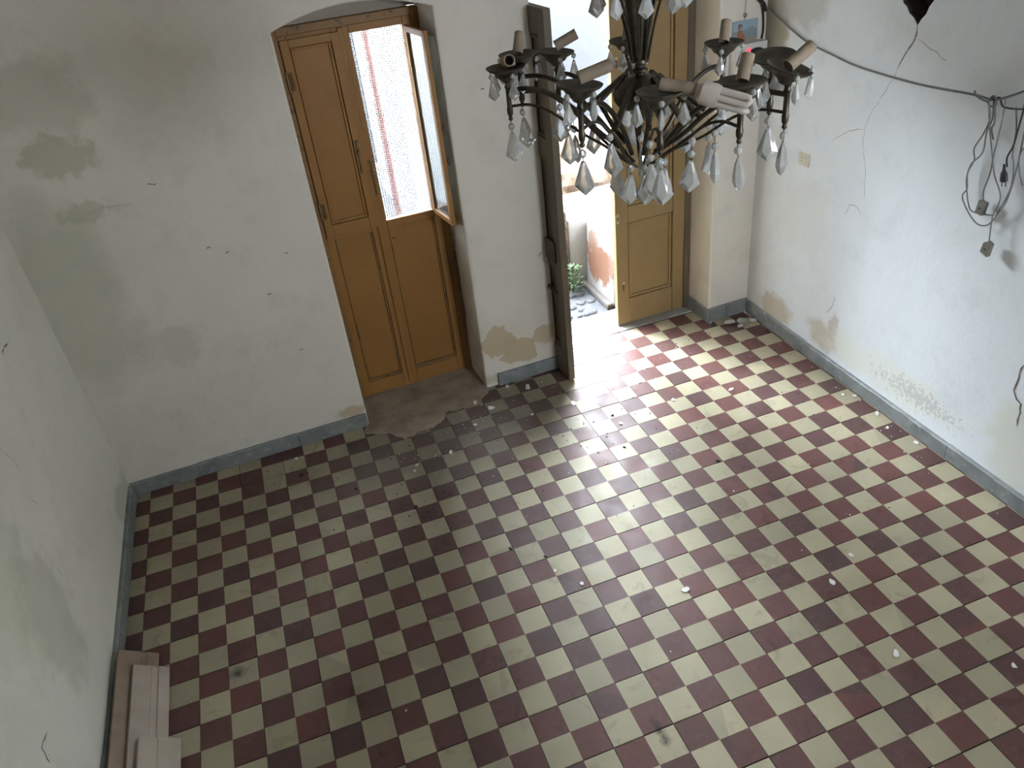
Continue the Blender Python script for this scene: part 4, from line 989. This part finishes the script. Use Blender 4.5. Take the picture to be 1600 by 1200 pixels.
mb = MB(); mb.prism([(-0.05, 0.0), (0.0, 0.0), (0.0, 0.46), (-0.04, 0.46)], lambda a, b, h: Vector((a, b, h)), -0.011, 0.035); mb.build('kerb', MAT['kerb'], gw, bevel=0.01)
mb = MB()
for k in range(9): mb.box(-0.20 + (0.008 if k % 2 else 0), -0.14, 0.44, 0.62, 0.0 + k * 0.07, 0.066 + k * 0.07)
mb.build('corner_post', MAT['brickpost'], gw, bevel=0.006)
def boulder(s_, d_, z, a, b, c, label):
    bm = bmesh.new(); bmesh.ops.create_icosphere(bm, subdivisions=4, radius=1.0)
    for v in bm.verts:
        q = 1 + 0.30 * mnoise.noise(v.co * 1.6 + Vector((s_ * 7, d_, 0))) + 0.12 * mnoise.noise(v.co * 5)
        v.co = Vector((v.co.x * a * q, v.co.y * b * q, v.co.z * c * q))
    lo = min(v.co.z for v in bm.verts)
    for v in bm.verts: v.co.z -= lo
    me = bpy.data.meshes.new('boulder'); bm.to_mesh(me); bm.free(); me.materials.append(MAT['rock'])
    o = bpy.data.objects.new('boulder', me); COL.objects.link(o); o.location = W(s_, d_, z); tag(o, label, 'rock')
boulder(3.78, 1.95, -0.05, 0.36, 0.32, 0.42, 'ochre rock standing behind the low wall outside the right door')

# weeds at the foot of the post
wp = empty('weed_plant', W(3.19, 0.90, 0)); tag(wp, 'green weeds at the foot of the brick post outside', 'plant')
mb = MB(); rl_ = random.Random(3)
for k in range(170):
    a = rl_.uniform(0, 6.28); t = rl_.random(); h = t * 0.24 + 0.005; q = 0.085 * (1 - t * 0.6) * math.sqrt(rl_.random())
    p = Vector((q * math.cos(a), q * math.sin(a) - 0.02, h)); d = Vector((math.cos(a), math.sin(a), rl_.uniform(-0.2, 0.9))).normalized(); ln = rl_.uniform(0.018, 0.04)
    sd = d.cross(Vector((0, 0, 1))).normalized() * ln * 0.28
    mb.add([p, p + d * ln * 0.5 + sd, p + d * ln, p + d * ln * 0.5 - sd], [(0, 1, 2, 3)])
tag(mb.build('foliage', MAT['leaf'], wp), kind='stuff')
mb = MB()
for k in range(9):
    a = rl_.uniform(0, 6.28); mb.tube([(0, 0, 0), (0.03 * math.cos(a), 0.03 * math.sin(a), 0.1), (0.05 * math.cos(a), 0.05 * math.sin(a), 0.22)], 0.002, 5)
mb.build('stem', MAT['leaf'], wp)
# house across the lane, then houses added to shape the daylight
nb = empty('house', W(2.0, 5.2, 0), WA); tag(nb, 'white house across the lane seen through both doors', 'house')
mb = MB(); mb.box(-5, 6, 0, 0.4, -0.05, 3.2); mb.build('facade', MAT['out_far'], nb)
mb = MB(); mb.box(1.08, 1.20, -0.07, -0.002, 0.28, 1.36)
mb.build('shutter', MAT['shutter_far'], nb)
tw = empty('house', W(2.92, 2.7, 0), WA); tag(tw, 'added narrow tall house opposite the right door, blocking the sky ahead', 'house')
mb = MB(); mb.box(-0.42, 0.40, 0, 1.6, -0.05, 7.5); mb.build('facade', MAT['out_white'], tw)  # added out of view, sized to shade the floor straight ahead
mb = MB(); mb.box(-0.47, 0.45, -0.05, 1.65, 7.5, 7.62); mb.build('eaves', MAT['kerb'], tw)
lh = empty('house', W(0.1, 0.6, 0), WA); tag(lh, 'added side house on the left, blocking sky and bouncing light', 'house')
mb = MB(); mb.box(-3.0, 0.5, 0, 3.0, -0.05, 6.5); mb.build('facade', MAT['out_bounce'], lh)  # mass added to cut off sky from the left
mb = MB(); mb.box(-3.05, 0.55, -0.03, 3.05, 6.5, 6.62); mb.build('eaves', MAT['kerb'], lh)
rh = empty('house', W(4.65, 0.6, 0), WA); tag(rh, 'added side house on the right, blocking low sky', 'house')
mb = MB(); mb.box(0, 3.0, 0, 2.4, -0.05, 3.2); mb.build('facade', MAT['out_white'], rh)  # unseen mass added to keep right-hand sky off the left floor
mb = MB(); mb.box(-0.05, 3.05, -0.03, 2.45, 3.2, 3.32); mb.build('eaves', MAT['kerb'], rh)
dp = empty('drainpipe', W(2.035, 1.22, -0.012)); tag(dp, 'red drainpipe standing outside the wire-screened window', 'pipe')
mb = MB(); mb.tube([(0, 0, 0), (0, 0, 2.9)], 0.02, 12); mb.build('pipe', MAT['pipe'], dp, 40)
for z in (0.5, 1.5, 2.5):
    mb = MB(); mb.tube([(0, 0, z), (0, 0, z + 0.03)], 0.025, 12); mb.build('pipe_clip', MAT['iron'], dp)
